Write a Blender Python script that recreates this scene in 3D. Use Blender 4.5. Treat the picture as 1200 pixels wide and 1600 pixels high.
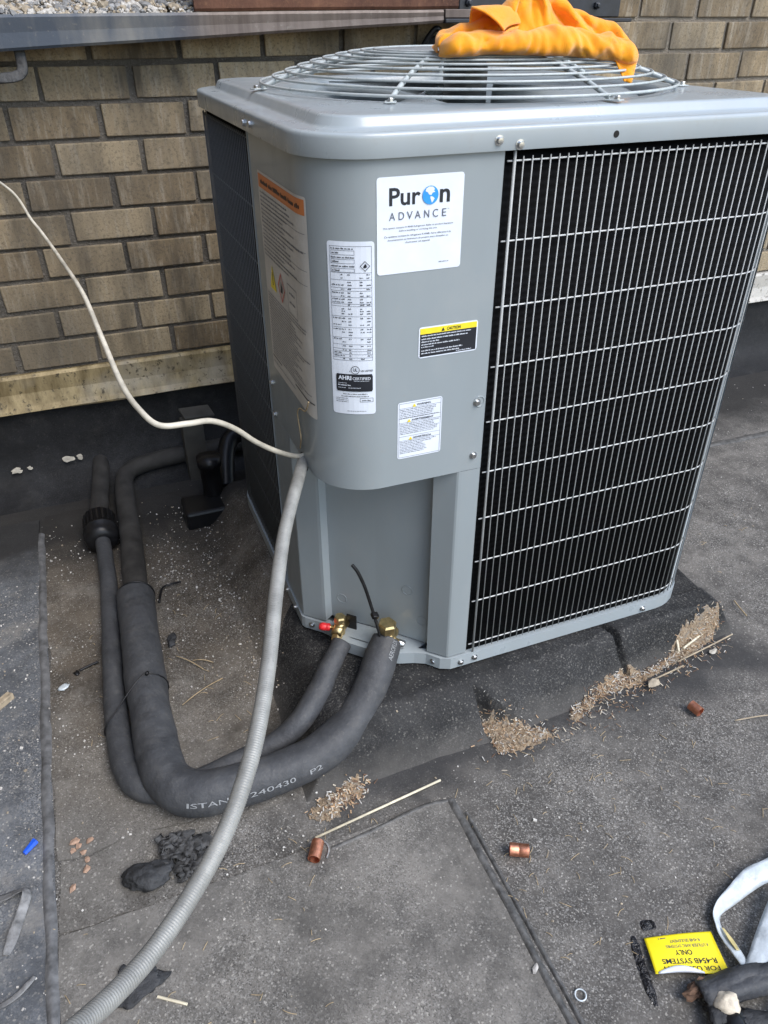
import bpy, bmesh, math, random
from mathutils import Vector, Matrix, noise
PI = math.pi
random.seed(7)
scene = bpy.context.scene
COL = scene.collection
for o in list(bpy.data.objects):
    bpy.data.objects.remove(o)

# ------------------------------------------------------------------ camera
cam_d = bpy.data.cameras.new('camera')
cam = bpy.data.objects.new('camera', cam_d)
COL.objects.link(cam)
scene.camera = cam
cam_d.sensor_fit = 'VERTICAL'
cam_d.sensor_height = 36.0
cam_d.sensor_width = 27.0
cam_d.lens = 36.0 * 1175.15 / 1600.0
cam_d.clip_start = 0.02
cam_d.clip_end = 500
yaw, pitch, roll = 0.3752, 0.583, -0.0024
fw = Vector((math.sin(yaw) * math.cos(pitch), math.cos(yaw) * math.cos(pitch), -math.sin(pitch)))
rt = Vector((math.cos(yaw), -math.sin(yaw), 0))
up = rt.cross(fw)
r2 = rt * math.cos(roll) + up * math.sin(roll)
u2 = up * math.cos(roll) - rt * math.sin(roll)
M = Matrix((r2, u2, -fw)).transposed().to_4x4()
M.translation = Vector((-0.3069, -1.0361, 1.1736))
cam.matrix_world = M

# ------------------------------------------------------------------ world, sun, exposure
SUN_EL = math.radians(52)
SUN_AZ = math.radians(150)          # clockwise from +Y: in front of the unit, a little to the right
world = bpy.data.worlds.new('World')
scene.world = world
world.use_nodes = True
wn = world.node_tree
bg = wn.nodes['Background']
sky = wn.nodes.new('ShaderNodeTexSky')
sky.sky_type = 'NISHITA'
sky.sun_disc = False
sky.sun_elevation = SUN_EL
sky.sun_rotation = SUN_AZ
sky.air_density = 1.1
sky.dust_density = 1.2
sky.ozone_density = 0.6
wn.links.new(sky.outputs[0], bg.inputs[0])
bg.inputs[1].default_value = 0.15
sun_d = bpy.data.lights.new('sun', 'SUN')
sun_d.energy = 1.25
sun_d.angle = math.radians(40)
sun_d.color = (1.0, 0.97, 0.92)
sun = bpy.data.objects.new('sun', sun_d)
COL.objects.link(sun)
sdir = Vector((math.sin(SUN_AZ) * math.cos(SUN_EL), math.cos(SUN_AZ) * math.cos(SUN_EL), math.sin(SUN_EL)))
sun.rotation_euler = (-sdir).to_track_quat('-Z', 'Y').to_euler()
scene.view_settings.view_transform = 'Standard'
scene.view_settings.look = 'None'
scene.view_settings.exposure = 1.17
scene.view_settings.gamma = 1.0
scene.view_settings.use_curve_mapping = False


# ------------------------------------------------------------------ material helpers
class NT:
    def __init__(s, name):
        s.m = bpy.data.materials.new(name)
        s.m.use_nodes = True
        s.t = s.m.node_tree
        s.p = s.t.nodes['Principled BSDF']

    def n(s, kind, **kw):
        nd = s.t.nodes.new(kind)
        for k, v in kw.items():
            setattr(nd, k, v)
        return nd

    def put(s, sock, v):
        if hasattr(v, 'is_output'):
            s.t.links.new(v, sock)
        else:
            if isinstance(v, tuple) and len(v) == 3 and sock.type == 'RGBA':
                v = (*v, 1)
            sock.default_value = v

    def pos(s):
        return s.n('ShaderNodeNewGeometry').outputs['Position']

    def mapping(s, vec, scale=(1, 1, 1), loc=(0, 0, 0)):
        m = s.n('ShaderNodeMapping')
        s.put(m.inputs['Vector'], vec)
        m.inputs['Scale'].default_value = scale
        m.inputs['Location'].default_value = loc
        return m.outputs[0]

    def noise(s, vec, scale, detail=3, rough=0.55):
        nd = s.n('ShaderNodeTexNoise')
        s.put(nd.inputs['Vector'], vec)
        nd.inputs['Scale'].default_value = scale
        nd.inputs['Detail'].default_value = detail
        nd.inputs['Roughness'].default_value = rough
        return nd.outputs['Fac']

    def vor(s, vec, scale, feature='F1', out='Color'):
        nd = s.n('ShaderNodeTexVoronoi', feature=feature)
        s.put(nd.inputs['Vector'], vec)
        nd.inputs['Scale'].default_value = scale
        return nd.outputs[out]

    def ramp(s, fac, stops):
        nd = s.n('ShaderNodeValToRGB')
        s.put(nd.inputs[0], fac)
        el = nd.color_ramp.elements
        while len(el) < len(stops):
            el.new(0.5)
        for e, (p_, c) in zip(el, stops):
            e.position = p_
            e.color = (c, c, c, 1) if not isinstance(c, tuple) else (*c, 1)
        return nd.outputs[0]

    def mix(s, fac, a, b, mode='MIX'):
        nd = s.n('ShaderNodeMix', data_type='RGBA', blend_type=mode)
        s.put(nd.inputs[0], fac)
        s.put(nd.inputs[6], a)
        s.put(nd.inputs[7], b)
        return nd.outputs[2]

    def math(s, op, a, b=0.0, c=None):
        nd = s.n('ShaderNodeMath', operation=op)
        s.put(nd.inputs[0], a)
        s.put(nd.inputs[1], b)
        if c is not None:
            s.put(nd.inputs[2], c)
        return nd.outputs[0]

    def bump(s, h, strength=0.3, dist=0.002, normal=None):
        nd = s.n('ShaderNodeBump')
        nd.inputs['Strength'].default_value = strength
        nd.inputs['Distance'].default_value = dist
        s.put(nd.inputs['Height'], h)
        if normal is not None:
            s.put(nd.inputs['Normal'], normal)
        return nd.outputs[0]

    def fin(s, base=None, rough=None, metal=None, spec=None, normal=None, **kw):
        for k, v in (('Base Color', base), ('Roughness', rough), ('Metallic', metal), ('Specular IOR Level', spec), ('Normal', normal)):
            if v is not None:
                s.put(s.p.inputs[k], v)
        for k, v in kw.items():
            s.put(s.p.inputs[k.replace('_', ' ')], v)
        return s.m


def plain(name, col, rough=0.5, metal=0.0, var=0.25, scale=60, bump=0.0, bscale=300, spec=0.5, bdist=0.001):
    s = NT(name)
    tc = s.n('ShaderNodeTexCoord').outputs['Object']
    f = s.noise(tc, scale, 4, 0.6)
    dark = tuple(c * (1 - var) for c in col)
    lite = tuple(min(1, c * (1 + var)) for c in col)
    base = s.mix(s.ramp(f, [(0.3, 0.0), (0.7, 1.0)]), dark, lite)
    r = s.math('MULTIPLY_ADD', f, 0.25, max(0.02, rough - 0.125))
    nrm = s.bump(s.noise(tc, bscale, 3), bump, bdist) if bump else None
    return s.fin(base, r, metal, spec, nrm)


def flat(name, col, rough=0.5, metal=0.0):
    return plain(name, col, rough, metal, var=0.06)


MAT = {}


def make_paint(name, col, rough=0.36, dirt=0.5):
    s = NT(name)
    po = s.pos()
    f = s.noise(s.mapping(po, (1, 1, 0.35)), 7, 4, 0.6)
    g = s.noise(po, 45, 4, 0.65)
    base = s.mix(s.ramp(f, [(0.35, 0.0), (0.75, dirt)]), col, tuple(c * k for c, k in zip(col, (0.86, 0.84, 0.8))))
    base = s.mix(s.ramp(g, [(0.62, 0.0), (0.8, 0.35)]), base, (0.30, 0.28, 0.25))
    r = s.math('MULTIPLY_ADD', f, 0.18, rough - 0.08)
    nrm = s.bump(s.noise(po, 700, 2), 0.06, 0.0006)
    nrm = s.bump(s.noise(po, 3.5, 2), 0.12, 0.006, nrm)
    sm = s.noise(s.mapping(po, (1, 1, 0.6), (4, 2, 1)), 11, 5, 0.7)
    r = s.math('ADD', r, s.ramp(sm, [(0.45, 0.0), (0.7, 0.22)]))
    base = s.mix(s.ramp(sm, [(0.5, 0.0), (0.75, 0.25)]), base, (0.36, 0.36, 0.345))
    return s.fin(base, r, 0.0, 0.5, nrm, Coat_Weight=0.35, Coat_Roughness=0.12)


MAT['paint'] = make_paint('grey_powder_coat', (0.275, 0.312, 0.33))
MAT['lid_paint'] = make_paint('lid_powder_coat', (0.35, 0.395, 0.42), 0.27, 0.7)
MAT['wire'] = plain('wire_coat', (0.56, 0.57, 0.565), 0.38, 0.0, 0.12)
MAT['wire_mid'] = plain('upright_wire_coat', (0.36, 0.37, 0.365), 0.45, 0.0, 0.2, 25)
MAT['fan_wire'] = plain('fan_guard_coat', (0.42, 0.455, 0.455), 0.3, 0.0, 0.12)
MAT['shaded_wire_motor'] = plain('shaded_wire_and_motor_coat', (0.11, 0.115, 0.118), 0.4, 0.0, 0.12)  # side guard wires with shade put into the colour; also the motor's dark grey


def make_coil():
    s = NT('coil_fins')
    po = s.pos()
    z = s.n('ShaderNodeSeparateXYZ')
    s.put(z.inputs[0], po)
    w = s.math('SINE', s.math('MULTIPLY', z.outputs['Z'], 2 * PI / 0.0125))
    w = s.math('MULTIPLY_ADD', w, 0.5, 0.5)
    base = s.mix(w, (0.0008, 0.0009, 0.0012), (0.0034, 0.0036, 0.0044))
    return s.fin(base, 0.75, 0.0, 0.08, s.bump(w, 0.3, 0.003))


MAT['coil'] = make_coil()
MAT['black'] = plain('black_plastic', (0.008, 0.008, 0.009), 0.38, 0, 0.3, 60, 0, 300, 0.35)
MAT['steel'] = plain('zinc_screw', (0.55, 0.56, 0.56), 0.3, 1.0, 0.2)
MAT['brass'] = plain('brass', (0.68, 0.52, 0.26), 0.36, 1.0, 0.25, 90)
MAT['copper'] = plain('copper', (0.66, 0.29, 0.18), 0.46, 1.0, 0.25, 120)
MAT['red'] = plain('red_plastic', (0.65, 0.02, 0.025), 0.4)
MAT['white_label'] = plain('label_stock', (0.72, 0.77, 0.85), 0.35, 0, 0.05, 25)
MAT['cream_label'] = plain('aged_label_stock', (0.56, 0.54, 0.5), 0.5, 0, 0.1, 25)
MAT['ink'] = flat('black_ink', (0.012, 0.014, 0.02), 0.5)
MAT['ink_grey'] = flat('grey_ink', (0.10, 0.11, 0.14), 0.5)
MAT['ink_orange'] = flat('orange_ink', (0.62, 0.2, 0.06), 0.5)
MAT['ink_yellow'] = flat('yellow_ink', (0.85, 0.68, 0.03), 0.45)
MAT['ink_blue'] = flat('blue_ink', (0.03, 0.30, 0.75), 0.45)
MAT['ink_red'] = flat('red_ink', (0.55, 0.08, 0.05), 0.5)


def make_foam():
    s = NT('elastomer_foam')
    tc = s.n('ShaderNodeTexCoord').outputs['Object']
    f = s.noise(tc, 14, 5, 0.65)
    g = s.noise(tc, 160, 3, 0.6)
    base = s.mix(s.ramp(f, [(0.3, 0.0), (0.75, 1.0)]), (0.036, 0.038, 0.042), (0.068, 0.071, 0.077))
    du = s.noise(tc, 30, 6, 0.75)
    base = s.mix(s.ramp(du, [(0.5, 0.0), (0.74, 0.32)]), base, (0.14, 0.136, 0.128))
    base = s.mix(s.ramp(g, [(0.6, 0.0), (0.8, 0.5)]), base, (0.12, 0.117, 0.108))
    nrm = s.bump(g, 0.3, 0.0015)
    nrm = s.bump(s.noise(tc, 38, 3, 0.6), 0.45, 0.004, nrm)
    nrm = s.bump(f, 0.5, 0.010, nrm)
    return s.fin(base, 0.62, 0, 0.4, nrm)


MAT['foam'] = make_foam()
MAT['foam_print'] = flat('foam_print', (0.26, 0.27, 0.28), 0.7)
MAT['foam_dusty_shaded'] = plain('shaded_dusty_foam', (0.03, 0.0285, 0.0265), 0.8, 0, 0.5, 20, 0.4, 150)  # older dusty sleeves, with the deep shade by the wall mixed into the colour


def make_conduit():
    s = NT('conduit_jacket')
    tc = s.pos()
    f = s.noise(tc, 25, 4, 0.6)
    g = s.noise(tc, 220, 3, 0.7)
    base = s.mix(s.ramp(f, [(0.3, 0.0), (0.7, 1.0)]), (0.20, 0.20, 0.188), (0.33, 0.33, 0.31))
    base = s.mix(s.ramp(g, [(0.58, 0.0), (0.75, 0.6)]), base, (0.12, 0.115, 0.105))
    return s.fin(base, 0.48, 0.15, 0.45, s.bump(g, 0.1, 0.0006))


MAT['conduit'] = make_conduit()
MAT['cable'] = plain('white_cable_jacket', (0.58, 0.54, 0.45), 0.5, 0, 0.4, 12)


def make_cloth():
    s = NT('orange_microfibre')
    tc = s.n('ShaderNodeTexCoord').outputs['Object']
    f = s.noise(tc, 30, 4, 0.6)
    g = s.noise(tc, 900, 2, 0.7)
    d = s.noise(tc, 75, 5, 0.7)
    d2 = s.noise(tc, 14, 2, 0.5)
    base = s.mix(s.ramp(f, [(0.3, 0.0), (0.7, 1.0)]), (0.97, 0.30, 0.004), (1.0, 0.40, 0.011))
    dm = s.math('MULTIPLY', s.ramp(d, [(0.52, 0.0), (0.7, 1.0)]), s.ramp(d2, [(0.5, 0.0), (0.68, 0.75)]))
    base = s.mix(dm, base, (0.22, 0.13, 0.03))
    nrm = s.bump(g, 0.8, 0.0018)
    return s.fin(base, 0.95, 0, 0.1, nrm, Sheen_Weight=0.5, Sheen_Roughness=0.5, Subsurface_Weight=0.12)


MAT['cloth'] = make_cloth()
MAT['cloth_mark'] = plain('grease_marked_weave', (0.55, 0.42, 0.14), 0.9, 0, 0.4, 150)


def make_brick():
    s = NT('brick_face')
    po = s.pos()
    oi = s.n('ShaderNodeObjectInfo').outputs['Random']
    ri = s.n('ShaderNodeNewGeometry').outputs['Random Per Island']
    rnd = s.math('FRACT', s.math('ADD', oi, ri))
    base = s.mix(rnd, (0.195, 0.142, 0.083), (0.42, 0.335, 0.215))
    st = s.noise(s.mapping(po, (55, 55, 7)), 1.0, 6, 0.75)
    base = s.mix(s.ramp(st, [(0.50, 0.0), (0.72, 0.75)]), base, (0.50, 0.45, 0.36))
    st2 = s.noise(s.mapping(po, (9, 9, 2.2), (3, 1, 2)), 1.0, 4, 0.65)
    base = s.mix(s.ramp(st2, [(0.45, 0.0), (0.68, 0.9)]), base, (0.075, 0.062, 0.046))
    blot = s.noise(po, 2.0, 3, 0.5)
    base = s.mix(s.ramp(blot, [(0.42, 0.0), (0.66, 0.7)]), base, (0.10, 0.088, 0.07))
    sp = s.noise(po, 140, 4, 0.75)
    base = s.mix(s.ramp(sp, [(0.35, 0.55), (0.5, 0.0)]), base, (0.07, 0.062, 0.05))
    nrm = s.bump(sp, 0.5, 0.003)
    nrm = s.bump(st, 0.3, 0.003, nrm)
    return s.fin(base, 0.85, 0, 0.25, nrm)


MAT['brick'] = make_brick()


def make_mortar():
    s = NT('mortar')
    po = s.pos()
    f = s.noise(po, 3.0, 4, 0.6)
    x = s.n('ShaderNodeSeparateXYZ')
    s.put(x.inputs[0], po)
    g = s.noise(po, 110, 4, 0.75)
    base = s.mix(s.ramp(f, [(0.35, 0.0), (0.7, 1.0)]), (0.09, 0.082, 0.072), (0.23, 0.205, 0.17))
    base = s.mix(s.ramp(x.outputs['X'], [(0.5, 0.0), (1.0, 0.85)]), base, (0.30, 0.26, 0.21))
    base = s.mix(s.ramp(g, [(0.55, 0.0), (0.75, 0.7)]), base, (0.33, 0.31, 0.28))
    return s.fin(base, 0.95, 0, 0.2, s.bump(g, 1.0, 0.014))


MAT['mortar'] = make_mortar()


def make_flashing():
    s = NT('weathered_flashing')
    po = s.pos()
    x = s.n('ShaderNodeSeparateXYZ')
    s.put(x.inputs[0], po)
    a = s.noise(s.mapping(po, (30, 30, 6)), 1.0, 5, 0.7)
    b = s.noise(po, 5, 3, 0.6)
    c = s.noise(po, 60, 4, 0.7)
    base = s.mix(s.ramp(a, [(0.3, 0.0), (0.7, 1.0)]), (0.11, 0.078, 0.034), (0.36, 0.285, 0.155))
    base = s.mix(s.ramp(b, [(0.5, 0.0), (0.68, 0.55)]), base, (0.38, 0.35, 0.29))
    base = s.mix(s.ramp(x.outputs['X'], [(0.7, 0.0), (1.0, 0.9)]), base, (0.44, 0.42, 0.385))
    base = s.mix(s.ramp(c, [(0.57, 0.0), (0.66, 0.85)]), base, (0.04, 0.032, 0.022))
    return s.fin(base, 0.5, 0.35, 0.4, s.bump(c, 0.3, 0.003))


MAT['flashing'] = make_flashing()


def make_roof(name, c_dark, c_lite, speck=0.55, brown=0.0, rough=0.85, seed=0.0, dusty=0.5, grain=470, tar=False, toe=False, wall_dark=False, fade=False):
    """granule-surfaced roofing: coloured mineral granules, dust films, grime"""
    s = NT(name)
    po = s.mapping(s.pos(), (1, 1, 1), (seed, seed * 0.7, 0))
    big = s.noise(po, 2.6, 4, 0.6)
    mid = s.noise(po, 17, 5, 0.7)
    base = s.mix(s.ramp(big, [(0.32, 0.0), (0.68, 1.0)]), c_dark, c_lite)
    base = s.mix(s.ramp(mid, [(0.35, 0.65), (0.6, 0.0)]), base, tuple(c * 0.5 for c in c_dark))
    if brown:
        bn = s.noise(po, 5.5, 4, 0.65)
        base = s.mix(s.ramp(bn, [(0.4, 0.0), (0.62, brown)]), base, (0.115, 0.094, 0.07))
    xyz = s.n('ShaderNodeSeparateXYZ')
    s.put(xyz.inputs[0], s.pos())
    if fade:     # the dirt thins out towards the open roof
        fy = s.math('MULTIPLY_ADD', s.noise(s.pos(), 6, 4, 0.6), 0.5, xyz.outputs[1])
        base = s.mix(s.ramp(fy, [(0.12, 0.92), (0.62, 0.0)]), base, (0.155, 0.147, 0.134))
    worn = s.ramp(s.noise(s.mapping(s.pos(), (1, 1, 1), (seed + 7, 2, 0)), 3.4, 5, 0.65), [(0.38, 0.25), (0.6, 1.0)])
    gv = s.vor(po, grain, out='Color')
    g1 = s.n('ShaderNodeSeparateColor')
    s.put(g1.inputs[0], gv)
    base = s.mix(s.math('MULTIPLY', worn, s.ramp(g1.outputs[0], [(0.58, 0.0), (0.96, speck)])), base, (0.34, 0.33, 0.31))
    base = s.mix(s.math('MULTIPLY', worn, s.ramp(g1.outputs[1], [(0.6, 0.0), (0.95, 0.7)])), base, tuple(c * 0.25 for c in c_dark))
    v2 = s.vor(po, 330, out='Color')
    g2 = s.n('ShaderNodeSeparateColor')
    s.put(g2.inputs[0], v2)
    base = s.mix(s.ramp(g2.outputs[2], [(0.93, 0.0), (0.98, speck)]), base, (0.42, 0.40, 0.36))
    dust = s.noise(po, 7.5, 6, 0.75)
    base = s.mix(s.ramp(dust, [(0.52, 0.0), (0.78, dusty)]), base, (0.27, 0.255, 0.23))
    blot = s.noise(s.mapping(s.pos(), (1, 1, 1), (seed + 3, 1, 0)), 4.2, 6, 0.7)
    base = s.mix(s.ramp(blot, [(0.36, 0.6), (0.5, 0.0)]), base, tuple(c * 0.45 for c in c_dark))
    if wall_dark:    # darker towards the wall foot, with a ragged edge
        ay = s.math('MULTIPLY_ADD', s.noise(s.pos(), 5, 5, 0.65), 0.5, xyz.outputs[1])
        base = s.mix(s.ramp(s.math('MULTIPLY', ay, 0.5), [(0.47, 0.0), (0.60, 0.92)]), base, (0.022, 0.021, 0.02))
    if tar:      # old tar and primer brushed out round the curb
        dx = s.math('MAXIMUM', s.math('SUBTRACT', -0.02, xyz.outputs[0]), s.math('SUBTRACT', xyz.outputs[0], 0.98))
        dy = s.math('MAXIMUM', s.math('SUBTRACT', -0.15, xyz.outputs[1]), s.math('SUBTRACT', xyz.outputs[1], 1.0))
        dd = s.math('MAXIMUM', dx, dy)
        dd = s.math('ADD', dd, s.math('MULTIPLY_ADD', s.noise(s.pos(), 9, 4, 0.6), 0.16, -0.08))
        base = s.mix(s.ramp(dd, [(0.0, 0.85), (0.09, 0.0)]), base, (0.034, 0.034, 0.035))
    if toe:      # dust settled at the foot of the slope
        hz = s.math('MULTIPLY_ADD', s.noise(s.pos(), 14, 4, 0.65), 0.07, xyz.outputs[2])
        base = s.mix(s.ramp(s.math('ADD', hz, 0.1), [(0.03, 0.75), (0.075, 0.0)]), base, (0.085, 0.08, 0.073))
    h = s.math('ADD', s.math('MULTIPLY', g1.outputs[2], 0.6), s.math('MULTIPLY', mid, 1.2))
    nrm = s.bump(h, 0.55, 0.0025)
    nrm = s.bump(big, 0.3, 0.02, nrm)
    return s.fin(base, rough, 0, 0.3, nrm)


MAT['roof'] = make_roof('roof_granules', (0.095, 0.089, 0.082), (0.205, 0.19, 0.17), 0.7, 0.0, tar=True, wall_dark=True)
MAT['roof_mid'] = make_roof('roof_granules_lighter', (0.125, 0.119, 0.110), (0.225, 0.21, 0.188), 0.6, 0.0, 0.85, 4.3)
MAT['roof_left'] = make_roof('roof_granules_bluish', (0.10, 0.108, 0.12), (0.165, 0.175, 0.188), 0.5, 0.0, 0.75, 9.1, 0.85, wall_dark=True)
MAT['roof_dirt'] = make_roof('roof_dirt_film', (0.066, 0.055, 0.043), (0.20, 0.172, 0.138), 0.5, 0.7, 0.9, 2.2, 0.65, 480, wall_dark=True, fade=True)
MAT['pad'] = make_roof('black_cap_sheet', (0.016, 0.0162, 0.017), (0.03, 0.03, 0.031), 0.2, 0.0, 0.7, 6.7, 0.12, toe=True)
MAT['base_membrane'] = make_roof('base_flashing_membrane', (0.010, 0.0105, 0.012), (0.02, 0.021, 0.0235), 0.03, 0.0, 0.7, 12.0, 0.1)
MAT['tar'] = plain('tar_sealant', (0.085, 0.083, 0.079), 0.55, 0, 0.55, 60, 0.5, 90, 0.5, 0.004)
MAT['wet_tar'] = plain('glossy_tar', (0.014, 0.014, 0.016), 0.22, 0, 0.5, 60, 1.0, 170, 0.5, 0.006)
MAT['seam'] = plain('seam_sealant', (0.115, 0.116, 0.118), 0.6, 0, 0.5, 45, 0.4, 120, 0.5, 0.003)


def make_fascia():
    s = NT('weathered_steel_fascia')
    po = s.pos()
    x = s.n('ShaderNodeSeparateXYZ')
    s.put(x.inputs[0], po)
    a = s.noise(s.mapping(po, (7, 7, 2)), 1.0, 4, 0.65)
    c = s.noise(po, 70, 4, 0.7)
    st = s.noise(s.mapping(po, (40, 40, 2)), 1.0, 3, 0.6)
    base = s.mix(s.ramp(a, [(0.4, 0.0), (0.62, 1.0)]), (0.06, 0.072, 0.092), (0.17, 0.165, 0.155))
    rust = s.mix(s.ramp(st, [(0.35, 0.0), (0.7, 1.0)]), (0.10, 0.075, 0.062), (0.175, 0.14, 0.12))
    base = s.mix(s.ramp(x.outputs['X'], [(0.0, 0.0), (0.12, 0.9)]), base, rust)
    base = s.mix(s.ramp(c, [(0.6, 0.0), (0.72, 0.6)]), base, (0.22, 0.20, 0.17))
    return s.fin(base, 0.5, 0.25, 0.4, s.bump(c, 0.25, 0.002))


MAT['fascia'] = make_fascia()


def make_rust():
    s = NT('rusty_plate')
    po = s.pos()
    a = s.noise(s.mapping(po, (11, 11, 4)), 1.0, 5, 0.7)
    c = s.noise(po, 90, 4, 0.7)
    base = s.mix(s.ramp(a, [(0.3, 0.0), (0.7, 1.0)]), (0.055, 0.025, 0.018), (0.16, 0.075, 0.045))
    base = s.mix(s.ramp(c, [(0.55, 0.0), (0.75, 0.6)]), base, (0.21, 0.11, 0.06))
    return s.fin(base, 0.75, 0.1, 0.3, s.bump(c, 0.5, 0.003))


MAT['rust'] = make_rust()
MAT['dark_steel'] = plain('dark_painted_steel', (0.018, 0.021, 0.028), 0.42, 0.1, 0.4, 30, 0.2, 90)
MAT['yellow'] = plain('yellow_label_stock', (0.90, 0.74, 0.012), 0.4, 0, 0.05, 40)
MAT['film'] = plain('white_plastic_film', (0.52, 0.57, 0.60), 0.3, 0, 0.2, 30, 0.5, 60, 0.5, 0.004)
MAT['film_stain'] = plain('stained_film', (0.60, 0.50, 0.22), 0.4, 0, 0.3, 40)
MAT['charcoal'] = plain('charred_scrap', (0.03, 0.031, 0.033), 0.7, 0, 0.6, 40, 0.8, 70, 0.4, 0.006)
MAT['scrap'] = plain('membrane_scrap', (0.05, 0.05, 0.05), 0.65, 0, 0.6, 30, 0.7, 80, 0.4, 0.006)
MAT['scrap_grey'] = plain('weathered_strap', (0.20, 0.20, 0.20), 0.6, 0, 0.5, 40, 0.6, 100, 0.4, 0.004)
MAT['wood'] = plain('weathered_wood', (0.33, 0.27, 0.19), 0.8, 0, 0.4, 60, 0.5, 200)
MAT['palewood'] = plain('pale_stick', (0.62, 0.56, 0.42), 0.6, 0, 0.25, 60)
MAT['blue'] = plain('blue_plastic', (0.012, 0.09, 0.60), 0.35)
MAT['stone'] = plain('pale_stone', (0.42, 0.40, 0.37), 0.8, 0, 0.4, 90, 0.5, 200)
MAT['pink_stone'] = plain('tan_pebble', (0.36, 0.235, 0.165), 0.75, 0, 0.35, 90, 0.4, 200)
MAT['chip'] = plain('paint_chip', (0.42, 0.39, 0.33), 0.7, 0, 0.25, 90)
MAT['board'] = plain('grey_board', (0.055, 0.052, 0.045), 0.8, 0, 0.3, 20)
MAT['straw'] = plain('dry_straw', (0.38, 0.29, 0.17), 0.75, 0, 0.4, 40)
MAT['bark1'] = plain('bark_tan', (0.42, 0.28, 0.165), 0.8, 0, 0.4, 120)
MAT['bark2'] = plain('bark_pale', (0.58, 0.51, 0.40), 0.8, 0, 0.3, 120)
MAT['bark3'] = plain('bark_brown', (0.14, 0.08, 0.05), 0.85, 0, 0.4, 120)
MAT['grit_white'] = plain('grit_white', (0.55, 0.53, 0.49), 0.8, 0, 0.3, 120)
MAT['grit_tan'] = plain('grit_tan', (0.33, 0.28, 0.21), 0.85, 0, 0.3, 120)


# ------------------------------------------------------------------ mesh helpers
def mesh(name, verts, faces, mat, smooth=False):
    me = bpy.data.meshes.new(name)
    me.from_pydata([tuple(v) for v in verts], [], faces)
    mats = mat if isinstance(mat, (list, tuple)) else [mat]
    for m in mats:
        me.materials.append(MAT[m] if isinstance(m, str) else m)
    if smooth:
        me.shade_smooth()
    me.update()
    return me


def link(name, me, parent=None, loc=None, rot=None):
    o = bpy.data.objects.new(name, me)
    COL.objects.link(o)
    if parent is not None:
        o.parent = parent
    if loc is not None:
        o.location = loc
    if rot is not None:
        o.rotation_euler = rot
    return o


def obj(name, vf, mat, parent=None, smooth=False, loc=None, rot=None):
    return link(name, mesh(name, vf[0], vf[1], mat, smooth), parent, loc, rot)


def tag(o, label, cat, group=None, kind=None):
    if label:
        o['label'] = label
    if cat:
        o['category'] = cat
    if group:
        o['group'] = group
    if kind:
        o['kind'] = kind
    return o


def thing(name, label, cat, loc=(0, 0, 0), group=None):
    o = link(name, None)
    o.empty_display_size = 0.05
    o.location = loc
    return tag(o, label, cat, group)


def join(*parts):
    V, F = [], []
    for v, f in parts:
        k = len(V)
        V += list(v)
        F += [tuple(i + k for i in q) for q in f]
    return V, F


def xf(vf, mat4):
    return [mat4 @ Vector(v) for v in vf[0]], vf[1]


def box(x0, x1, y0, y1, z0, z1, bevel=0.0, seg=1):
    if not bevel:
        v = [(x, y, z) for z in (z0, z1) for y in (y0, y1) for x in (x0, x1)]
        return v, [(0, 2, 3, 1), (4, 5, 7, 6), (0, 1, 5, 4), (2, 6, 7, 3), (0, 4, 6, 2), (1, 3, 7, 5)]
    bm = bmesh.new()
    bmesh.ops.create_cube(bm, size=1)
    for v in bm.verts:
        v.co = Vector(((x0 + x1) / 2 + v.co.x * (x1 - x0), (y0 + y1) / 2 + v.co.y * (y1 - y0), (z0 + z1) / 2 + v.co.z * (z1 - z0)))
    bmesh.ops.bevel(bm, geom=bm.edges[:], offset=bevel, segments=seg, affect='EDGES', profile=0.5)
    bm.verts.index_update()
    r = [v.co.copy() for v in bm.verts], [tuple(v.index for v in f.verts) for f in bm.faces]
    bm.free()
    return r


def catmull(pts, n=8, closed=False):
    P = [Vector(p) for p in pts]
    out = []
    m = len(P)
    rng = m if closed else m - 1
    for i in range(rng):
        if closed:
            a, b, c, d = P[(i - 1) % m], P[i], P[(i + 1) % m], P[(i + 2) % m]
        else:
            a, b, c, d = P[max(i - 1, 0)], P[i], P[i + 1], P[min(i + 2, m - 1)]
        for k in range(n):
            t = k / n
            out.append(0.5 * ((2 * b) + (c - a) * t + (2 * a - 5 * b + 4 * c - d) * t * t + (3 * b - a - 3 * c + d) * t * t * t))
    if not closed:
        out.append(P[-1].copy())
    return out


def tube(pts, rad, seg=8, closed=False, caps=True, flatten=None, twist=0.0):
    """swept tube; rad a number or a list per point. flatten=(a,b) scales the two section axes"""
    P = [Vector(p) for p in pts]
    n = len(P)
    rr = rad if isinstance(rad, (list, tuple)) else [rad] * n
    V, F = [], []
    tang = []
    for i in range(n):
        a = P[(i - 1) % n] if (closed or i > 0) else P[0]
        b = P[(i + 1) % n] if (closed or i < n - 1) else P[n - 1]
        tang.append((b - a).normalized())
    ref = Vector((0, 0, 1))
    if abs(tang[0].dot(ref)) > 0.9:
        ref = Vector((1, 0, 0))
    nrm = (ref - tang[0] * ref.dot(tang[0])).normalized()
    for i in range(n):
        nrm = (nrm - tang[i] * nrm.dot(tang[i])).normalized()
        bi = tang[i].cross(nrm)
        for k in range(seg):
            a = 2 * PI * k / seg + twist * i
            ca, sa = math.cos(a), math.sin(a)
            if flatten:
                ca *= flatten[0]
                sa *= flatten[1]
            V.append(P[i] + (nrm * ca + bi * sa) * rr[i])
    for i in range(n if closed else n - 1):
        j = (i + 1) % n
        for k in range(seg):
            l = (k + 1) % seg
            F.append((i * seg + k, i * seg + l, j * seg + l, j * seg + k))
    if caps and not closed:
        F.append(tuple(range(seg - 1, -1, -1)))
        F.append(tuple((n - 1) * seg + k for k in range(seg)))
    return V, F


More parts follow.
